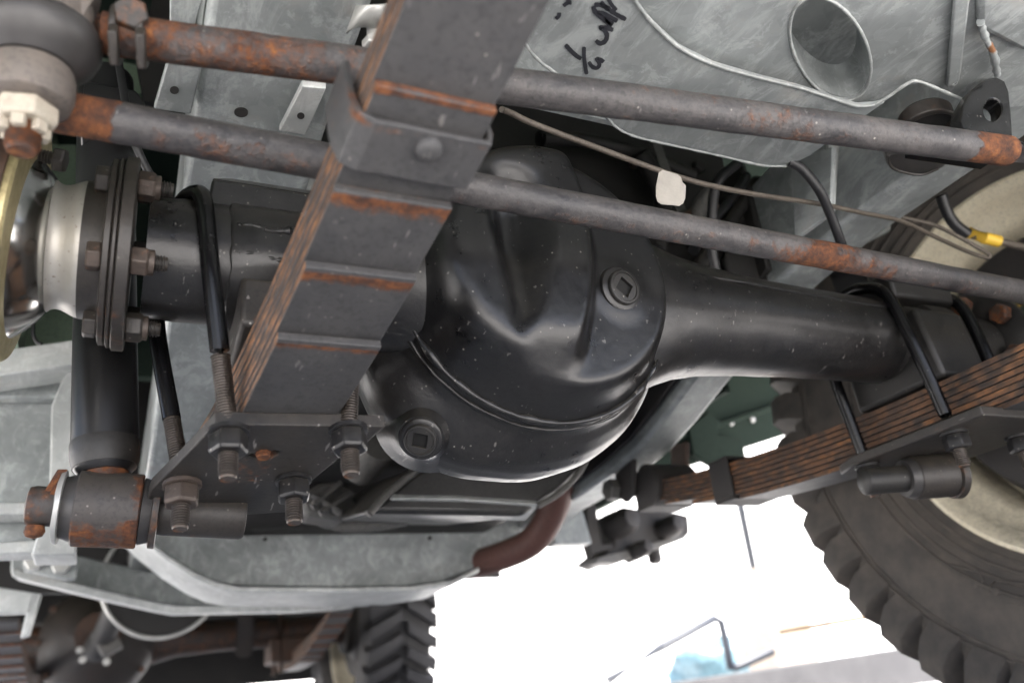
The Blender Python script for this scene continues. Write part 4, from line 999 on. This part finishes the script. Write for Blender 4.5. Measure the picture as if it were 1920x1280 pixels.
# ================================================================== wheels
def make_wheel(C, sgn, label, group, steer=0.0, nl=40, detail=True, rub='tyre_rubber'):
    """wheel centred at C with its inner side towards -X*sgn"""
    T = thing('wheel', label, 'wheel', tuple(C), group)
    ex = V((math.cos(steer), math.sin(steer), 0)) * sgn
    RO, W = 0.368, 0.094
    tp = [(-0.066, 0.208), (-0.078, 0.222), (-0.090, 0.245), (-0.0985, 0.275), (-0.1005, 0.300), (-0.0985, 0.325), (-0.094, 0.345), (-0.086, 0.360), (-0.06, 0.366), (0.0, 0.368), (0.06, 0.366), (0.086, 0.360), (0.094, 0.345), (0.0985, 0.325), (0.1005, 0.300), (0.0985, 0.275), (0.090, 0.245), (0.078, 0.222), (0.066, 0.208)]
    ty = MB().lathe(C, ex, tp, 96, caps=False).build('tyre', rub, T)
    # raised rings on the inner sidewall
    for rr_, xx in ((0.332, -0.0972), (0.324, -0.0985), (0.262, -0.0955), (0.250, -0.0918), (0.238, -0.0870), (0.228, -0.0815)):
        u, w = basis(ex)
        pts = [C + ex * xx + (u * math.cos(2 * math.pi * i / 96) + w * math.sin(2 * math.pi * i / 96)) * rr_ for i in range(97)]
        MB().tube(pts, 0.0022, 8, False).build('sidewall_ring', 'tyre_rubber', ty)
    # lugs
    u, w = basis(ex); protos = []
    for side in (-1, 1):
        proto = None
        for i in range(nl):
            a = 2 * math.pi * (i + (0.5 if side > 0 else 0)) / nl + random.uniform(-.008, .008)
            er_ = u * math.cos(a) + w * math.sin(a); et = w * math.cos(a) - u * math.sin(a)
            # block from the centre line over the shoulder, swept back as it goes in
            def P(x, r, t): return C + ex * (x * side) + er_ * r + et * t
            tw = 0.0185
            pr = [(0.099, 0.328), (0.1065, 0.350), (0.106, 0.372), (0.098, 0.391), (0.070, 0.396), (0.035, 0.398), (0.010, 0.398), (0.010, 0.362), (0.05, 0.362), (0.088, 0.350)]
            ringA = [P(x, r, tw * (0.92 if r > 0.36 else 1.05) * (1 if x > .06 else .8) + (0.085 - x) * 0.55) for x, r in pr]
            ringB = [P(x, r, -tw * (0.92 if r > 0.36 else 1.05) * (1 if x > .06 else .8) + (0.085 - x) * 0.55) for x, r in pr]
            MB().loft([ringA, ringB]).build('tread_lug', rub, ty, bevel=0.0009 if detail else 0, seg=1)
    # rim: bead seat, well, dished disc
    rp = [(-0.0745, 0.2185), (-0.0765, 0.2165), (-0.0765, 0.2125), (-0.071, 0.2065), (-0.060, 0.2010), (-0.040, 0.1975), (-0.030, 0.186), (-0.020, 0.178), (0.020, 0.176), (0.030, 0.190), (0.06, 0.200), (0.072, 0.207), (0.0765, 0.216), (0.074, 0.218), (0.060, 0.204), (0.028, 0.194), (0.019, 0.1795), (-0.018, 0.1815), (-0.028, 0.190), (-0.040, 0.2015), (-0.06, 0.205), (-0.072, 0.2175)]
    def rr2(q):
        return 0.33 if mnoise.noise(q * 33) > 0.35 else 0.0
    rm = MB().lathe(C, ex, rp, 96, caps=False).build('rim', 'cream_paint', T, rust=rr2)
    MB().lathe(C, ex, [(0.020, 0.177), (0.030, 0.165), (0.035, 0.13), (0.03, 0.10), (0.03, 0.0)], 72, caps=False).build('disc', 'cream_paint', T)
    # inner hub: backing plate, drum, swivel housing
    MB().lathe(C, ex, [(-0.046, 0.10), (-0.047, 0.148), (-0.042, 0.152), (-0.020, 0.152), (-0.018, 0.16), (0.02, 0.16)], 72).build('brake_backing_plate', 'drum_black', T, rust=lambda q: 0.12)
    MB().lathe(C, ex, [(-0.085, 0.074), (-0.083, 0.078), (-0.060, 0.080), (-0.050, 0.10), (-0.044, 0.105)], 60).build('swivel_housing', 'drum_black', T, rust=lambda q: 0.15)
    return T, ex
WC = V((0.985, AY, AZ + 0.004))
FW, exw = make_wheel(WC, 1, 'near front wheel, chunky black tyre on a cream rim at the right edge', 'wheels', steer=R(2))
u, w = basis(exw)
# hub fittings seen inside the rim
for a, rr_, xx, rd, mt in ((200, 0.125, -0.056, 0.011, 'bolt_steel'), (226, 0.125, -0.056, 0.011, 'dusty_black'), (252, 0.125, -0.056, 0.012, 'backing_green'), (150, 0.125, -0.056, 0.012, 'rusty_steel'), (120, 0.12, -0.056, 0.010, 'bolt_steel'), (278, 0.12, -0.056, 0.012, 'dusty_black')):
    # angle measured from +Y (rear) upwards
    er_ = V((0, math.cos(R(a)), math.sin(R(a))))
    nut('hub_bolt', WC + exw * (xx + 0.006) + er_ * rr_, -exw, rd * 2, 0.014, mt, FW, rot=a)
# moulded panels on the sidewall
def sidebadge(px, py, wpx, hpx, rotd, dots):
    ps = [(-1, -.5), (-.8, -1), (.8, -1), (1, -.5), (1, .5), (.8, 1), (-.8, 1), (-1, .5)]
    c, s_ = math.cos(R(rotd)), math.sin(R(rotd))
    X0 = WC.x - 0.1005
    pts = [atX(px + (x * wpx * c - y * hpx * s_), py + (x * wpx * s_ + y * hpx * c), X0) for x, y in ps]
    MB().tube(pts + pts[:1], 0.0013, 8, False).build('moulded_panel', 'tyre_rubber', FW)
    for d in dots:
        q = atX(px + d * wpx * c, py + d * wpx * s_, X0 - 0.0005); MB().lathe(q, -exw, [(-0.002, 0.005), (0.001, 0.004), (0.0015, 0.0)], 16).build('moulded_dot', 'tyre_rubber', FW)
sidebadge(1790, 1085, 52, 24, 14, (0.75,))
sidebadge(1905, 1112, 50, 20, 6, (-0.75,))
RWC = V((0.755, AY + 2.235, AZ + 0.004))
RW, exr = make_wheel(RWC, 1, 'blurred rear wheel with zigzag black tread at the bottom of the view', 'wheels', nl=40, detail=False, rub='tyre_rubber_dark')

# ================================================================== rear axle, far and blurred
RA = thing('rear_axle', 'blurred rusty rear axle and round differential at the bottom left', 'axle', (0.1, AY + 2.235, AZ))
RY = AY + 2.235
MB().lathe(V((0, RY, AZ)), EX, [(-0.6, 0.042), (-0.3, 0.042), (-0.18, 0.06), (0.12, 0.065), (0.18, 0.05), (0.3, 0.043), (0.86, 0.042)], 40).build('axle_tube', 'rear_axle_paint', RA, rust=lambda q: 0.25)
MB().lathe(V((-0.03, RY + 0.0, AZ)), EY, [(-0.20, 0.05), (-0.17, 0.06), (-0.15, 0.09), (-0.09, 0.14), (-0.03, 0.155), (0.05, 0.155), (0.1, 0.1)], 56).build('differential', 'rear_axle_paint', RA, rust=lambda q: 0.1)
MB().lathe(V((-0.03, RY, AZ)), EY, [(-0.215, 0.05), (-0.213, 0.056), (-0.20, 0.056)], 32).build('pinion_flange', 'rusty_steel', RA)
for k in range(10):
    a = 2 * math.pi * k / 10
    nut('cover_bolt', V((-0.03 + 0.145 * math.cos(a), RY - 0.085, AZ + 0.145 * math.sin(a))), (0, -1, 0), 0.016, 0.012, 'rusty_steel', RA, rot=k)
MB().tube(smoothpath([V((x, RY - 0.05 + 0.01 * math.sin(x * 20), AZ + 0.048 + 0.006 * math.sin(x * 33))) for x in (-0.3, -0.15, 0.16, 0.28, 0.4, 0.52, 0.62)], 6), 0.0045, 10).build('brake_pipe', 'casting_grey', RA)
MB().box((0.44, RY - 0.06, AZ - 0.09), (0.60, RY + 0.06, AZ - 0.02)).build('spring_saddle', 'rusty_steel', RA, bevel=0.006)
for y in (RY - 0.055, RY + 0.055):
    MB().tube([V((0.47, y, AZ - 0.12)), V((0.47, y, AZ + 0.05))], 0.008, 12).build('seat_bolt', 'rusty_steel', RA)
MB().tube([V((0.36, RY - 0.09, AZ - 0.06)), V((0.33, RY - 0.35, AZ + 0.26))], 0.024, 24).build('rear_damper', 'rear_axle_paint', RA)
LSR = None
def XQ(y): return 0.53
def SQ(y):
    u = y - RY
    return AZ - 0.085 + 0.16 * u * u
efq = [RY - 0.62, RY - 0.62, RY - 0.56, RY - 0.49, RY - 0.41, RY - 0.33, RY - 0.25, RY - 0.18]
erq = [RY + 0.5] * 4 + [RY + 0.4, RY + 0.3, RY + 0.2, RY + 0.15]
RS2, _ = make_spring('leaf_spring', 'small blurred rear leaf spring with banded rusty leaves beside the rear tyre', XQ, SQ, efq, erq, 'leaf springs', loc=(0.53, RY, 0.3))
def XQ2(y): return 0.06
RS3, _ = make_spring('leaf_spring', 'blurred rear leaf spring cut by the bottom left corner', lambda y: -0.21, SQ, efq, erq, 'leaf springs', loc=(-0.21, RY, 0.3))
PS = thing('propeller_shaft', 'blurred propeller shaft joint with a pale yoke in front of the rear axle', 'propeller shaft', (0.0, RY - 0.3, AZ - 0.02))
pj = atY(188, 1205, RY - 0.28); 
MB().lathe(pj, V((0.10, -1, 0.14)).normalized(), [(-0.06, 0.03), (-0.05, 0.036), (0.0, 0.034), (0.03, 0.028), (0.8, 0.027)], 32).build('shaft', 'engine_dark', PS)
MB().obox(atY(200, 1200, RY - 0.34), V((0.022, 0, 0.012)), V((0, 0.03, 0)), V((-0.018, 0, 0.03))).build('yoke', 'casting_grey', PS, bevel=0.006)
for (x, y) in ((150, 1218), (155, 1236), (200, 1240)):
    nut('yoke_bolt', atY(x, y, RY - 0.30), (0, -1, 0), 0.016, 0.012, 'white_zinc', PS)
HB = thing('transmission_brake', 'dark brake drum with a thin pale rim line below the second crossmember', 'brake drum', tuple(atY(305, 1150, 1.85)))
hbc = atY(305, 1088, 1.85)
MB().lathe(hbc, EY, [(-0.02, 0.09), (-0.02, 0.108), (0.05, 0.11), (0.05, 0.09)], 60).build('drum', 'engine_dark', HB)
pts = [hbc + V((math.cos(2 * math.pi * i / 72) * 0.112, -0.022, math.sin(2 * math.pi * i / 72) * 0.112)) for i in range(73)]
MB().tube(pts, 0.0042, 10, False).build('rim_line', 'white_zinc', HB)

# ================================================================== engine, sump, bellhousing
EN = thing('engine', 'dark engine underside with grey steel sump pan behind the differential', 'engine', (0.36, 0.95, 0.5))
# sump pan: dished tray
YE = 0.86
tray = [(690, 962), (720, 930), (760, 895), (800, 868), (860, 845), (1000, 800), (1120, 770), (1120, 830), (1090, 880), (1050, 920), (1010, 945), (985, 968)]
front = [atY(x, y, YE) for x, y in tray]
MB().prism(front, (0.02, 0.30, 0.058)).build('sump_pan', 'sump_paint', EN, bevel=0.008, seg=3)
lipp = [(690, 965), (720, 932), (760, 897), (800, 869)]
bead('sump_lip', [atY(x, y, YE - 0.004) for x, y in lipp], 0.0045, 'casting_grey', EN, lump=0.1)
bead('sump_lip', [atY(x, y, YE - 0.004) for x, y in ((1125, 800), (1092, 875), (1050, 922), (1008, 948))], 0.0040, 'casting_grey', EN, lump=0.1)
MB().prism([atY(694, 966, YE + 0.05), atY(985, 976, YE + 0.05), atY(1012, 946, YE - 0.006), atY(860, 936, YE - 0.006), atY(735, 934, YE - 0.006)], (0.0, 0.012, 0.012)).build('sump_lit_edge', 'galvanised_pale', EN, bevel=0.002)  # pale strip paints the light on the sump's down-facing edge
# engine block mass above
MB().box((0.14, 0.66, 0.52), (0.62, 1.27, 0.90)).build('block', 'engine_dark', EN, bevel=0.02)
MB().box((0.20, 0.80, 0.445), (0.56, 1.26, 0.53)).build('crankcase', 'engine_dark', EN, bevel=0.03)
MB().box((0.14, 1.24, 0.385), (0.60, 2.0, 0.80)).build('gearbox', 'engine_dark', EN, bevel=0.03)
MB().lathe(atY(1130, 330, 0.66), EY, [(-0.03, 0.03), (-0.03, 0.062), (-0.024, 0.066), (-0.016, 0.055), (-0.008, 0.066), (0.0, 0.06)], 56).build('crank_pulley', 'engine_dark', EN, rust=lambda q: 0.2)
bead('belt', [atY(x, y, 0.655) for x, y in ((1070, 300), (1120, 270), (1190, 300), (1225, 370), (1240, 430))], 0.006, 'cable_black', EN, lump=0)
bead('link_rod', [atY(x, y, 0.70) for x, y in ((1225, 262), (1250, 310), (1290, 380))], 0.006, 'casting_grey', EN, lump=0)
rnd = random.Random(5)
for (pts, Y, r, mt) in (
    ([(1040, 300), (1090, 350), (1130, 420), (1150, 500)], 0.58, 0.007, 'cable_black'),
    ([(1200, 290), (1230, 340), (1245, 400), (1230, 470)], 0.60, 0.010, 'engine_dark'),
    ([(1400, 330), (1375, 370), (1330, 420), (1300, 470)], 0.60, 0.006, 'cable_black'),
    ([(1420, 340), (1380, 400), (1330, 470), (1290, 540)], 0.61, 0.008, 'engine_dark'),
    ([(1010, 260), (1100, 265), (1200, 290), (1300, 330)], 0.61, 0.008, 'engine_dark'),
    ([(1262, 420), (1300, 400), (1340, 385)], 0.59, 0.006, 'rusty_steel')):
    bead('hose', [atY(x, y, Y) for x, y in pts], r, mt, EN, lump=0.05)
fc = atY(1312, 392, 0.585); fd = V((0.35, -0.2, 0.62)).normalized()
MB().lathe(fc - fd * 0.02, fd, [(-0.004, 0.006), (0.0, 0.0085), (0.012, 0.0095), (0.03, 0.0095), (0.04, 0.008), (0.046, 0.005)], 24).build('drain_tap', 'casting_grey', EN)
MB().lathe(fc - fd * 0.026, fd, [(0, 0.0065), (0.005, 0.0065)], 18).build('tap_nut', 'rusty_steel', EN)
MB().prism([atY(x, y, 0.60) for x, y in ((1222, 262), (1240, 268), (1262, 330), (1290, 400), (1272, 402), (1246, 340))], (0, 0.006, 0)).build('fan_bracket', 'casting_grey', EN, bevel=0.001)
MB().prism([atY(x, y, 0.615) for x, y in ((1390, 400), (1485, 380), (1520, 470), (1500, 560), (1380, 560), (1360, 480))], (0, 0.01, 0)).build('side_mount', 'engine_dark', EN, bevel=0.004)
for k in range(14):
    x = rnd.uniform(1020, 1480); y = rnd.uniform(270, 520)
    nut('block_bolt', atY(x, y, 0.628), (0, -1, 0), rnd.choice((0.010, 0.013, 0.016)), 0.008, rnd.choice(('engine_dark', 'bolt_steel', 'engine_dark')), EN, rot=k)
sh_ = [(0.636, y, z + 0.014) for (y, z) in RAIL_PROF if 0.6 <= y <= 1.25] + [(0.636, 1.25, 0.66), (0.636, 0.6, 0.66)]
MB().prism(sh_, (-0.008, 0, 0)).build('rail_shade_plate', 'engine_dark', EN, bevel=0.002)  # made-up dark plate that blackens the rail's inner face
# starter / casting bits behind the near plate
MB().lathe(atY(705, 838, 0.95), V((0.2, -1, 0.3)).normalized(), [(-0.05, 0.024), (0.0, 0.026), (0.006, 0.022), (0.008, 0.0)], 40).build('starter_end', 'casting_grey', EN)
bhp = [(560, 930), (600, 905), (640, 900), (665, 915), (672, 950), (640, 975), (575, 965)]
MB().prism([atY(x, y, 1.05) for x, y in bhp], (0, 0.05, 0)).build('bellhousing_cover', 'casting_grey', EN, bevel=0.006)
for a, b in (((585, 950), (640, 905)), ((600, 962), (660, 925)), ((580, 925), (640, 960))):
    bead('casting_rib', [atY(*a, 1.04), atY(*b, 1.04)], 0.005, 'casting_grey', EN, lump=0.2)
pts = [atY(x, y, 1.10) for x, y in ((575, 958), (610, 975), (655, 984), (700, 982), (760, 972))]
bead('bellhousing_rim', pts, 0.010, 'casting_grey', EN, lump=0.1)

# ================================================================== exhaust
EXH = thing('exhaust_pipe', 'curved brown primer exhaust pipe right of the sump, behind the crossmember', 'exhaust pipe', tuple(atY(1000, 1020, 1.2)))
pe_ = [(1064, 820), (1052, 900), (1035, 960), (1000, 1012), (945, 1040), (880, 1058), (800, 1066)]
dep = [1.05, 1.12, 1.17, 1.22, 1.28, 1.36, 1.48]
MB().tube(smoothpath([atY(x, y, d) for (x, y), d in zip(pe_, dep)], 8), 0.0235, 32).build('pipe', 'exhaust_rust', EXH)

# ================================================================== body shell parts
BD = thing('body_shell', 'green painted body panels and dark floor above the chassis', 'vehicle body', (0.4, 1.5, 0.85))
MB().box((-0.50, -0.34, 0.93), (1.30, 3.4, 0.95)).build('floor_panel', 'shaded_green_paint', BD)
MB().box((-0.42, 1.28, 0.62), (1.22, 1.30, 0.94)).build('bulkhead', 'shaded_green_paint', BD)
MB().box((-0.50, -0.36, 0.62), (1.30, -0.34, 0.94)).build('front_panel', 'green_paint', BD)
MB().box((-0.62, 3.18, 0.275), (0.72, 3.2, 0.94)).build('rear_panel', 'engine_dark', BD)
MB().box((-0.52, 1.3, 0.42), (-0.50, 3.2, 0.94)).build('sill_panel', 'shaded_green_paint', BD)
MB().box((1.28, 1.3, 0.62), (1.30, 3.2, 0.94)).build('sill_panel', 'shaded_green_paint', BD)
MB().box((-0.54, -0.34, 0.46), (-0.52, 1.3, 0.94)).build('outer_wing', 'green_paint', BD)
MB().box((1.28, -0.34, 0.70), (1.30, 1.3, 0.94)).build('outer_wing', 'green_paint', BD)
MB().box((-0.50, 1.95, 0.41), (0.88, 1.97, 0.93)).build('gap_dark_panel', 'engine_dark', BD)  # added near-black panel that keeps the gap behind the crossmember dark
MB().prism([atY(x, y, 0.95) for x, y in ((150, 40), (330, 40), (330, 175), (150, 175))], (0, 0.01, 0)).build('wing_panel', 'green_paint', BD)
# inner wings
MB().box((-0.14, 0.12, 0.56), (-0.13, 1.27, 0.92)).build('inner_wing', 'green_paint', BD)
MB().box((0.84, 0.95, 0.52), (0.85, 1.27, 0.92)).build('inner_wing', 'shaded_green_paint', BD)
# left footwell panel seen past the swivel ball
MB().prism([atY(x, y, 1.12) for x, y in ((-60, 540), (150, 540), (150, 636), (-60, 668))], (0, 0.01, 0)).build('footwell_panel', 'green_paint', BD, bevel=0.002)
MB().prism([atY(x, y, 1.00) for x, y in ((60, 270), (150, 270), (150, 390), (118, 362), (60, 300))], (0, 0.01, 0)).build('wing_panel', 'green_paint', BD, bevel=0.002)
# right footwell/sill: body green darkened for shade, its lower edge lit from behind
MB().prism([atY(x, y, 1.22) for x, y in ((1180, 700), (1560, 700), (1560, 786), (1478, 812), (1280, 876), (1180, 912))], (0, 0.02, 0)).build('footwell_panel', 'shaded_green_paint', BD, bevel=0.003)
for (x, y) in ((1370, 792), (1410, 786), (1322, 842)):
    MB().lathe(atY(x, y, 1.218), V((0, -1, 0)), [(0, 0.007), (0.003, 0.006), (0.005, 0.0)], 16).build('rivet', 'white_zinc', BD)
MB().prism([atY(x, y, 1.20) for x, y in ((1290, 800), (1330, 770), (1352, 790), (1345, 815), (1392, 822), (1400, 858), (1340, 872), (1300, 850))], (0, 0.018, 0)).build('hinge_bracket', 'shaded_green_paint', BD, bevel=0.003)
MB().prism([atY(x, y, 1.205) for x, y in ((1180, 845), (1560, 722), (1560, 731), (1180, 855))], (0, 0.012, 0)).build('panel_fold', 'shaded_green_paint', BD, bevel=0.002)
# dark wheel arch behind the right wheel
MB().prism([atX(1500, 760, 0.90), atX(1600, 560, 0.90), atX(1760, 560, 0.90), atX(1640, 800, 0.90)], (0.01, 0, 0)).build('arch_liner', 'engine_dark', BD)
# added dark sheet that blackens the void in front of the engine
MB().box((0.13, 0.63, 0.465), (0.632, 0.65, 0.92)).build('void_dark_sheet', 'engine_dark', BD)
# black struts at top left
MB().prism([atY(x, y, 0.70) for x, y in ((290, -20), (322, -20), (318, 90), (318, 190), (270, 190), (258, 120))], (0, 0.01, 0)).build('dark_bracket', 'engine_dark', BD)

# ================================================================== right rear spring shackle and outrigger lump
SK = thing('spring_shackle', 'dark shackle plate hanging the rear end of the far leaf spring', 'shackle', tuple(atX(1180, 860, 0.66)))
XS = 0.650
MB().prism([atX(x, y, XS) for x, y in ((1156, 775), (1172, 765), (1186, 780), (1186, 925), (1172, 942), (1152, 930))], (0.008, 0, 0)).build('shackle_plate', 'drum_black', SK, bevel=0.002)
MB().prism([atX(x, y, 0.735) for x, y in ((1255, 835), (1285, 828), (1283, 930), (1262, 935))], (0.008, 0, 0)).build('shackle_plate', 'rusty_steel', SK, bevel=0.002)
for (x, y) in ((1160, 796), (1155, 918)):
    nut('shackle_nut', atX(x, y, XS), -EX, 0.028, 0.016, 'casting_grey', SK)
cb = atX(1210, 910, 0.66)
MB().lathe(cb, EX, [(0.0, 0.026), (0.002, 0.030), (0.070, 0.030), (0.072, 0.026)], 36).build('spring_eye', 'drum_black', SK)

LB = thing('outrigger_bracket', 'dark lumpy bracket silhouetted against the bright yard under the far spring end', 'bracket', tuple(atY(1200, 1000, 1.5)))
YT = 1.55
MB().prism([atY(x, y, YT) for x, y in ((1150, 955), (1230, 950), (1292, 965), (1295, 1000), (1278, 1012), (1240, 1020), (1200, 1035), (1150, 1052), (1125, 1042), (1150, 1022))], (0, 0.12, 0)).build('body', 'drum_black', LB, bevel=0.006)
MB().prism([atY(x, y, YT) for x, y in ((1100, 945), (1118, 945), (1128, 1020), (1150, 1018), (1150, 1028), (1116, 1036), (1112, 1046), (1104, 1020))], (0, 0.03, 0)).build('arm', 'drum_black', LB, bevel=0.002)
for (x, y, w_) in ((1175, 975, 0.03), (1262, 985, 0.024), (1205, 1028, 0.018)):
    MB().lathe(atY(x, y, YT - 0.03), V((0.2, -1, 0.1)).normalized(), [(-0.05, w_), (0.0, w_), (0.02, w_ * 0.7), (0.022, w_ * 0.3)], 20).build('boss', 'drum_black', LB)
MB().lathe(atY(1222, 1010, YT + 0.05), V((0, 0, -1)), [(0, 0.016), (0.05, 0.016), (0.056, 0.010)], 28).build('peg', 'drum_black', LB)
MB().prism([atY(x, y, YT - 0.01) for x, y in ((1118, 1045), (1285, 1000), (1288, 1008), (1160, 1055), (1122, 1054))], (0, 0.05, 0)).build('flange', 'casting_grey', LB, bevel=0.002)

# ================================================================== pipes, hoses, tag
BP = thing('brake_pipe', 'thin brown brake pipe running from the near spring to the right wheel', 'pipe', tuple(atD(1400, 350, 0.66)))
pp = [((940, 205), .56), ((960, 213), .57), ((1000, 232), .58), ((1100, 270), .60), ((1240, 321), .63), ((1320, 345), .65), ((1420, 365), .68), ((1540, 383), .72), ((1620, 400), .76), ((1690, 415), .80), ((1760, 447), .84), ((1815, 472), .87), ((1852, 484), .88)]
MB().tube(smoothpath([atD(x, y, d) for (x, y), d in pp], 8), 0.0022, 12).build('pipe', 'pipe_brown', BP)
pp2 = [((1852, 484), .88), ((1856, 478), .88), ((1835, 465), .885), ((1790, 440), .89), ((1745, 420), .90), ((1690, 408), .90)]
MB().tube(smoothpath([atD(x, y, d) for (x, y), d in pp2], 8), 0.0022, 12).build('return_pipe', 'pipe_brown', BP)
TG = MB()
tp_ = [(1237, 317), (1270, 327), (1277, 332), (1280, 342), (1286, 348), (1285, 372), (1281, 381), (1274, 386), (1240, 383), (1233, 378), (1230, 368), (1230, 350)]
TG.prism([atD(x, y, 0.625 + 0.004 * math.sin((x - 1230) / 16.0) + 0.0015 * math.sin(y / 5.0)) for x, y in tp_], fw * 0.0007)
tag(TG.build('paper_tag', 'tag_paper', None), 'small cream paper tag wrapped on the thin brown brake pipe', 'tag')
def cable(name, label, pts, r, mat, cat='hose', group='hoses and cables'):
    o = MB().tube(smoothpath([atD(x, y, d) for (x, y), d in pts], 8), r, 14).build(name, mat, None)
    tag(o, label, cat, group); return o
cable('black_hose', 'black hose dropping from the gusset plate in front of the right rail', [((1478, 303), .70), ((1505, 318), .70), ((1535, 355), .70), ((1556, 400), .71), ((1575, 450), .72), ((1590, 500), .74)], 0.0042, 'cable_black')
cable('black_hose', 'black hose curving down behind the cream paper tag', [((1385, 305), .82), ((1350, 335), .80), ((1338, 370), .80), ((1335, 420), .80), ((1335, 470), .80), ((1345, 520), .80)], 0.0050, 'cable_black')
cable('black_hose', 'dark hose hanging straight behind the lower rod near the tyre', [((1765, 365), .92), ((1775, 395), .92), ((1790, 420), .92), ((1815, 440), .92)], 0.0062, 'cable_black')
cable('black_cable', 'thin black cable passing the top of the shock absorber and axle flange', [((220, 100), .66), ((228, 150), .64), ((236, 195), .62), ((252, 265), .60), ((280, 325), .60), ((315, 370), .60), ((335, 395), .60)], 0.0030, 'cable_black')
cable('black_cable', 'thin dark cable hanging against the green panel at the far left', [((62, 600), 1.0), ((62, 625), 1.0), ((68, 640), 1.0), ((78, 645), 1.0)], 0.0022, 'cable_black')
YSL = thing('sleeved_pipe', 'pipe with a bright yellow sleeve in front of the cream rim', 'pipe', tuple(atD(1845, 445, .93)))
MB().tube(smoothpath([atD(x, y, .93) for x, y in ((1780, 415), (1815, 438), (1876, 453), (1930, 466), (1990, 480))], 6), 0.0042, 14).build('pipe', 'pipe_brown', YSL)
MB().tube([atD(x, y, .925) for x, y in ((1816, 436), (1845, 446), (1874, 453))], 0.0066, 16).build('yellow_sleeve', 'yellow_sleeve', YSL)
# clamp and bolt under the left rail end
CB = thing('pipe_clamp', 'bright galvanised saddle clamp with a hanging bolt left of the near spring', 'clamp', tuple(atZ(680, 40, 0.50)))
rings = []
for i in range(13):
    a = math.pi * i / 12
    rings.append([atZ(648 + 34 * (1 - math.cos(a)) , 62 - 10 * math.sin(a), 0.500 + 0.002 - 0.012 * math.sin(a)), atZ(668 + 30 * (1 - math.cos(a)), 8 + 4 * math.sin(a), 0.500 + 0.002 - 0.012 * math.sin(a))])
mb = MB().loft(rings, False, False); cs = mb.build('saddle', 'white_zinc', CB); md = cs.modifiers.new('thick', 'SOLIDIFY'); md.thickness = 0.0015
bq = atZ(699, 50, 0.498); threaded('bolt_thread', bq, V((0, 0, -1)), 0.016, 0.0040, 'white_zinc', CB)
nut('bolt_head', bq + V((0, 0, -0.012)), V((0, 0, -1)), 0.0125, 0.006, 'white_zinc', CB, rot=.3)

# ================================================================== the bright yard behind
WB = thing('glare_backdrop', 'added white wall standing in for the blown-out glare across the yard', 'glare_backdrop', (8, 18, 0))  # unseen wall, added so the background blows out white
MB().box((-30, 18, 0.0), (60, 18.3, 9.0)).build('wall', 'white_render', WB)
for k in range(12):
    MB().box((-20 + k * 5.2, 17.94, 3.0), (-18.6 + k * 5.2, 17.99, 4.6)).build('window', 'white_render', WB)
MB().box((-30, 17.85, 0.0), (60, 17.99, 0.45)).build('plinth', 'white_render', WB)
wl = MB().prism([atY(x, y, 4.0) for x, y in ((1180, 1292), (1740, 1206), (1990, 1166), (1990, 1420), (1180, 1420))], (0, 0.25, 0)).build('low_wall', 'shaded_concrete', None, bevel=0.01)
tag(wl, 'low grey concrete kerb wall at the bottom right beyond the tyre', 'wall')
PO = MB().tube([atY(1372, 870, 7.0), V((atY(1412, 1068, 7.0).x, 7.0, 0.0))], 0.055, 16).build('post', 'pole_blue', None); tag(PO, 'thin dark upright pole far off in the bright yard', 'pole')
def standing(name, label, cat, px0, px1, pytop, Y, depth, mat, ztop=None):
    a = atY(px0, pytop, Y); b = atY(px1, pytop, Y)
    o = MB().prism([(a.x, Y, 0.0), (b.x, Y, 0.0), (b.x - 0.01, Y, b.z), (a.x + 0.03, Y, a.z)], (0, depth, 0)).build(name, mat, None, bevel=0.01)
    tag(o, label, cat); return o
standing('cardboard_box', 'pale buff box standing in the glare behind the tyre', 'box', 1420, 1495, 1062, 6.0, 0.5, 'box_card')
standing('orange_post', 'short orange post far behind, low in the glare', 'post', 1022, 1046, 1195, 9.0, 0.2, 'post_orange')
tp3 = thing('plastic_bundle', 'crumpled pale blue plastic bundle lying in the yard', 'plastic sheet', (atY(1330, 1200, 4.6).x, 4.6, 0.0))
cpb = atY(1325, 1205, 4.7)
mb = MB()
for i in range(13):
    ring = []
    for k in range(24):
        a = 2 * math.pi * k / 24; th = math.pi * i / 12
        q = V((math.sin(th) * math.cos(a) * 0.26, math.sin(th) * math.sin(a) * 0.20, 0.19 - math.cos(th) * 0.19))
        q = q + V((q.x, q.y, q.z * 0.4)).normalized() * (0.13 * mnoise.noise(q * 8) + 0.07 * mnoise.noise(q * 21)) if q.length > 0.01 else q
        ring.append(V((cpb.x, 4.7, 0.0)) + q)
    mb.loft([ring], True, False) if False else None
    if i == 0: rings = []
    rings.append(ring)
MB().loft(rings, True, True).build('sheet', 'plastic_blue', tp3, ang=60)
plk = MB().prism([atY(x, y, 4.2) for x, y in ((1555, 1162), (1700, 1138), (1702, 1148), (1560, 1172))], (0, 0.5, 0)).build('timber_plank', 'timber', None, bevel=0.004)
tag(plk, 'thin brown timber plank in the glare left of the tyre tread', 'plank')
FRM = thing('angle_frame', 'dark bent metal bar frame leaning over the blue plastic', 'metal frame', tuple(V((atY(1350, 1200, 4.3).x, 4.3, 0))))
fp = [(1140, 1275), (1240, 1212), (1340, 1158), (1352, 1165), (1362, 1210), (1370, 1252), (1380, 1250), (1448, 1220)]
MB().tube([atY(x, y, 4.3) for x, y in fp], 0.026, 10).build('bar', 'pole_blue', FRM)
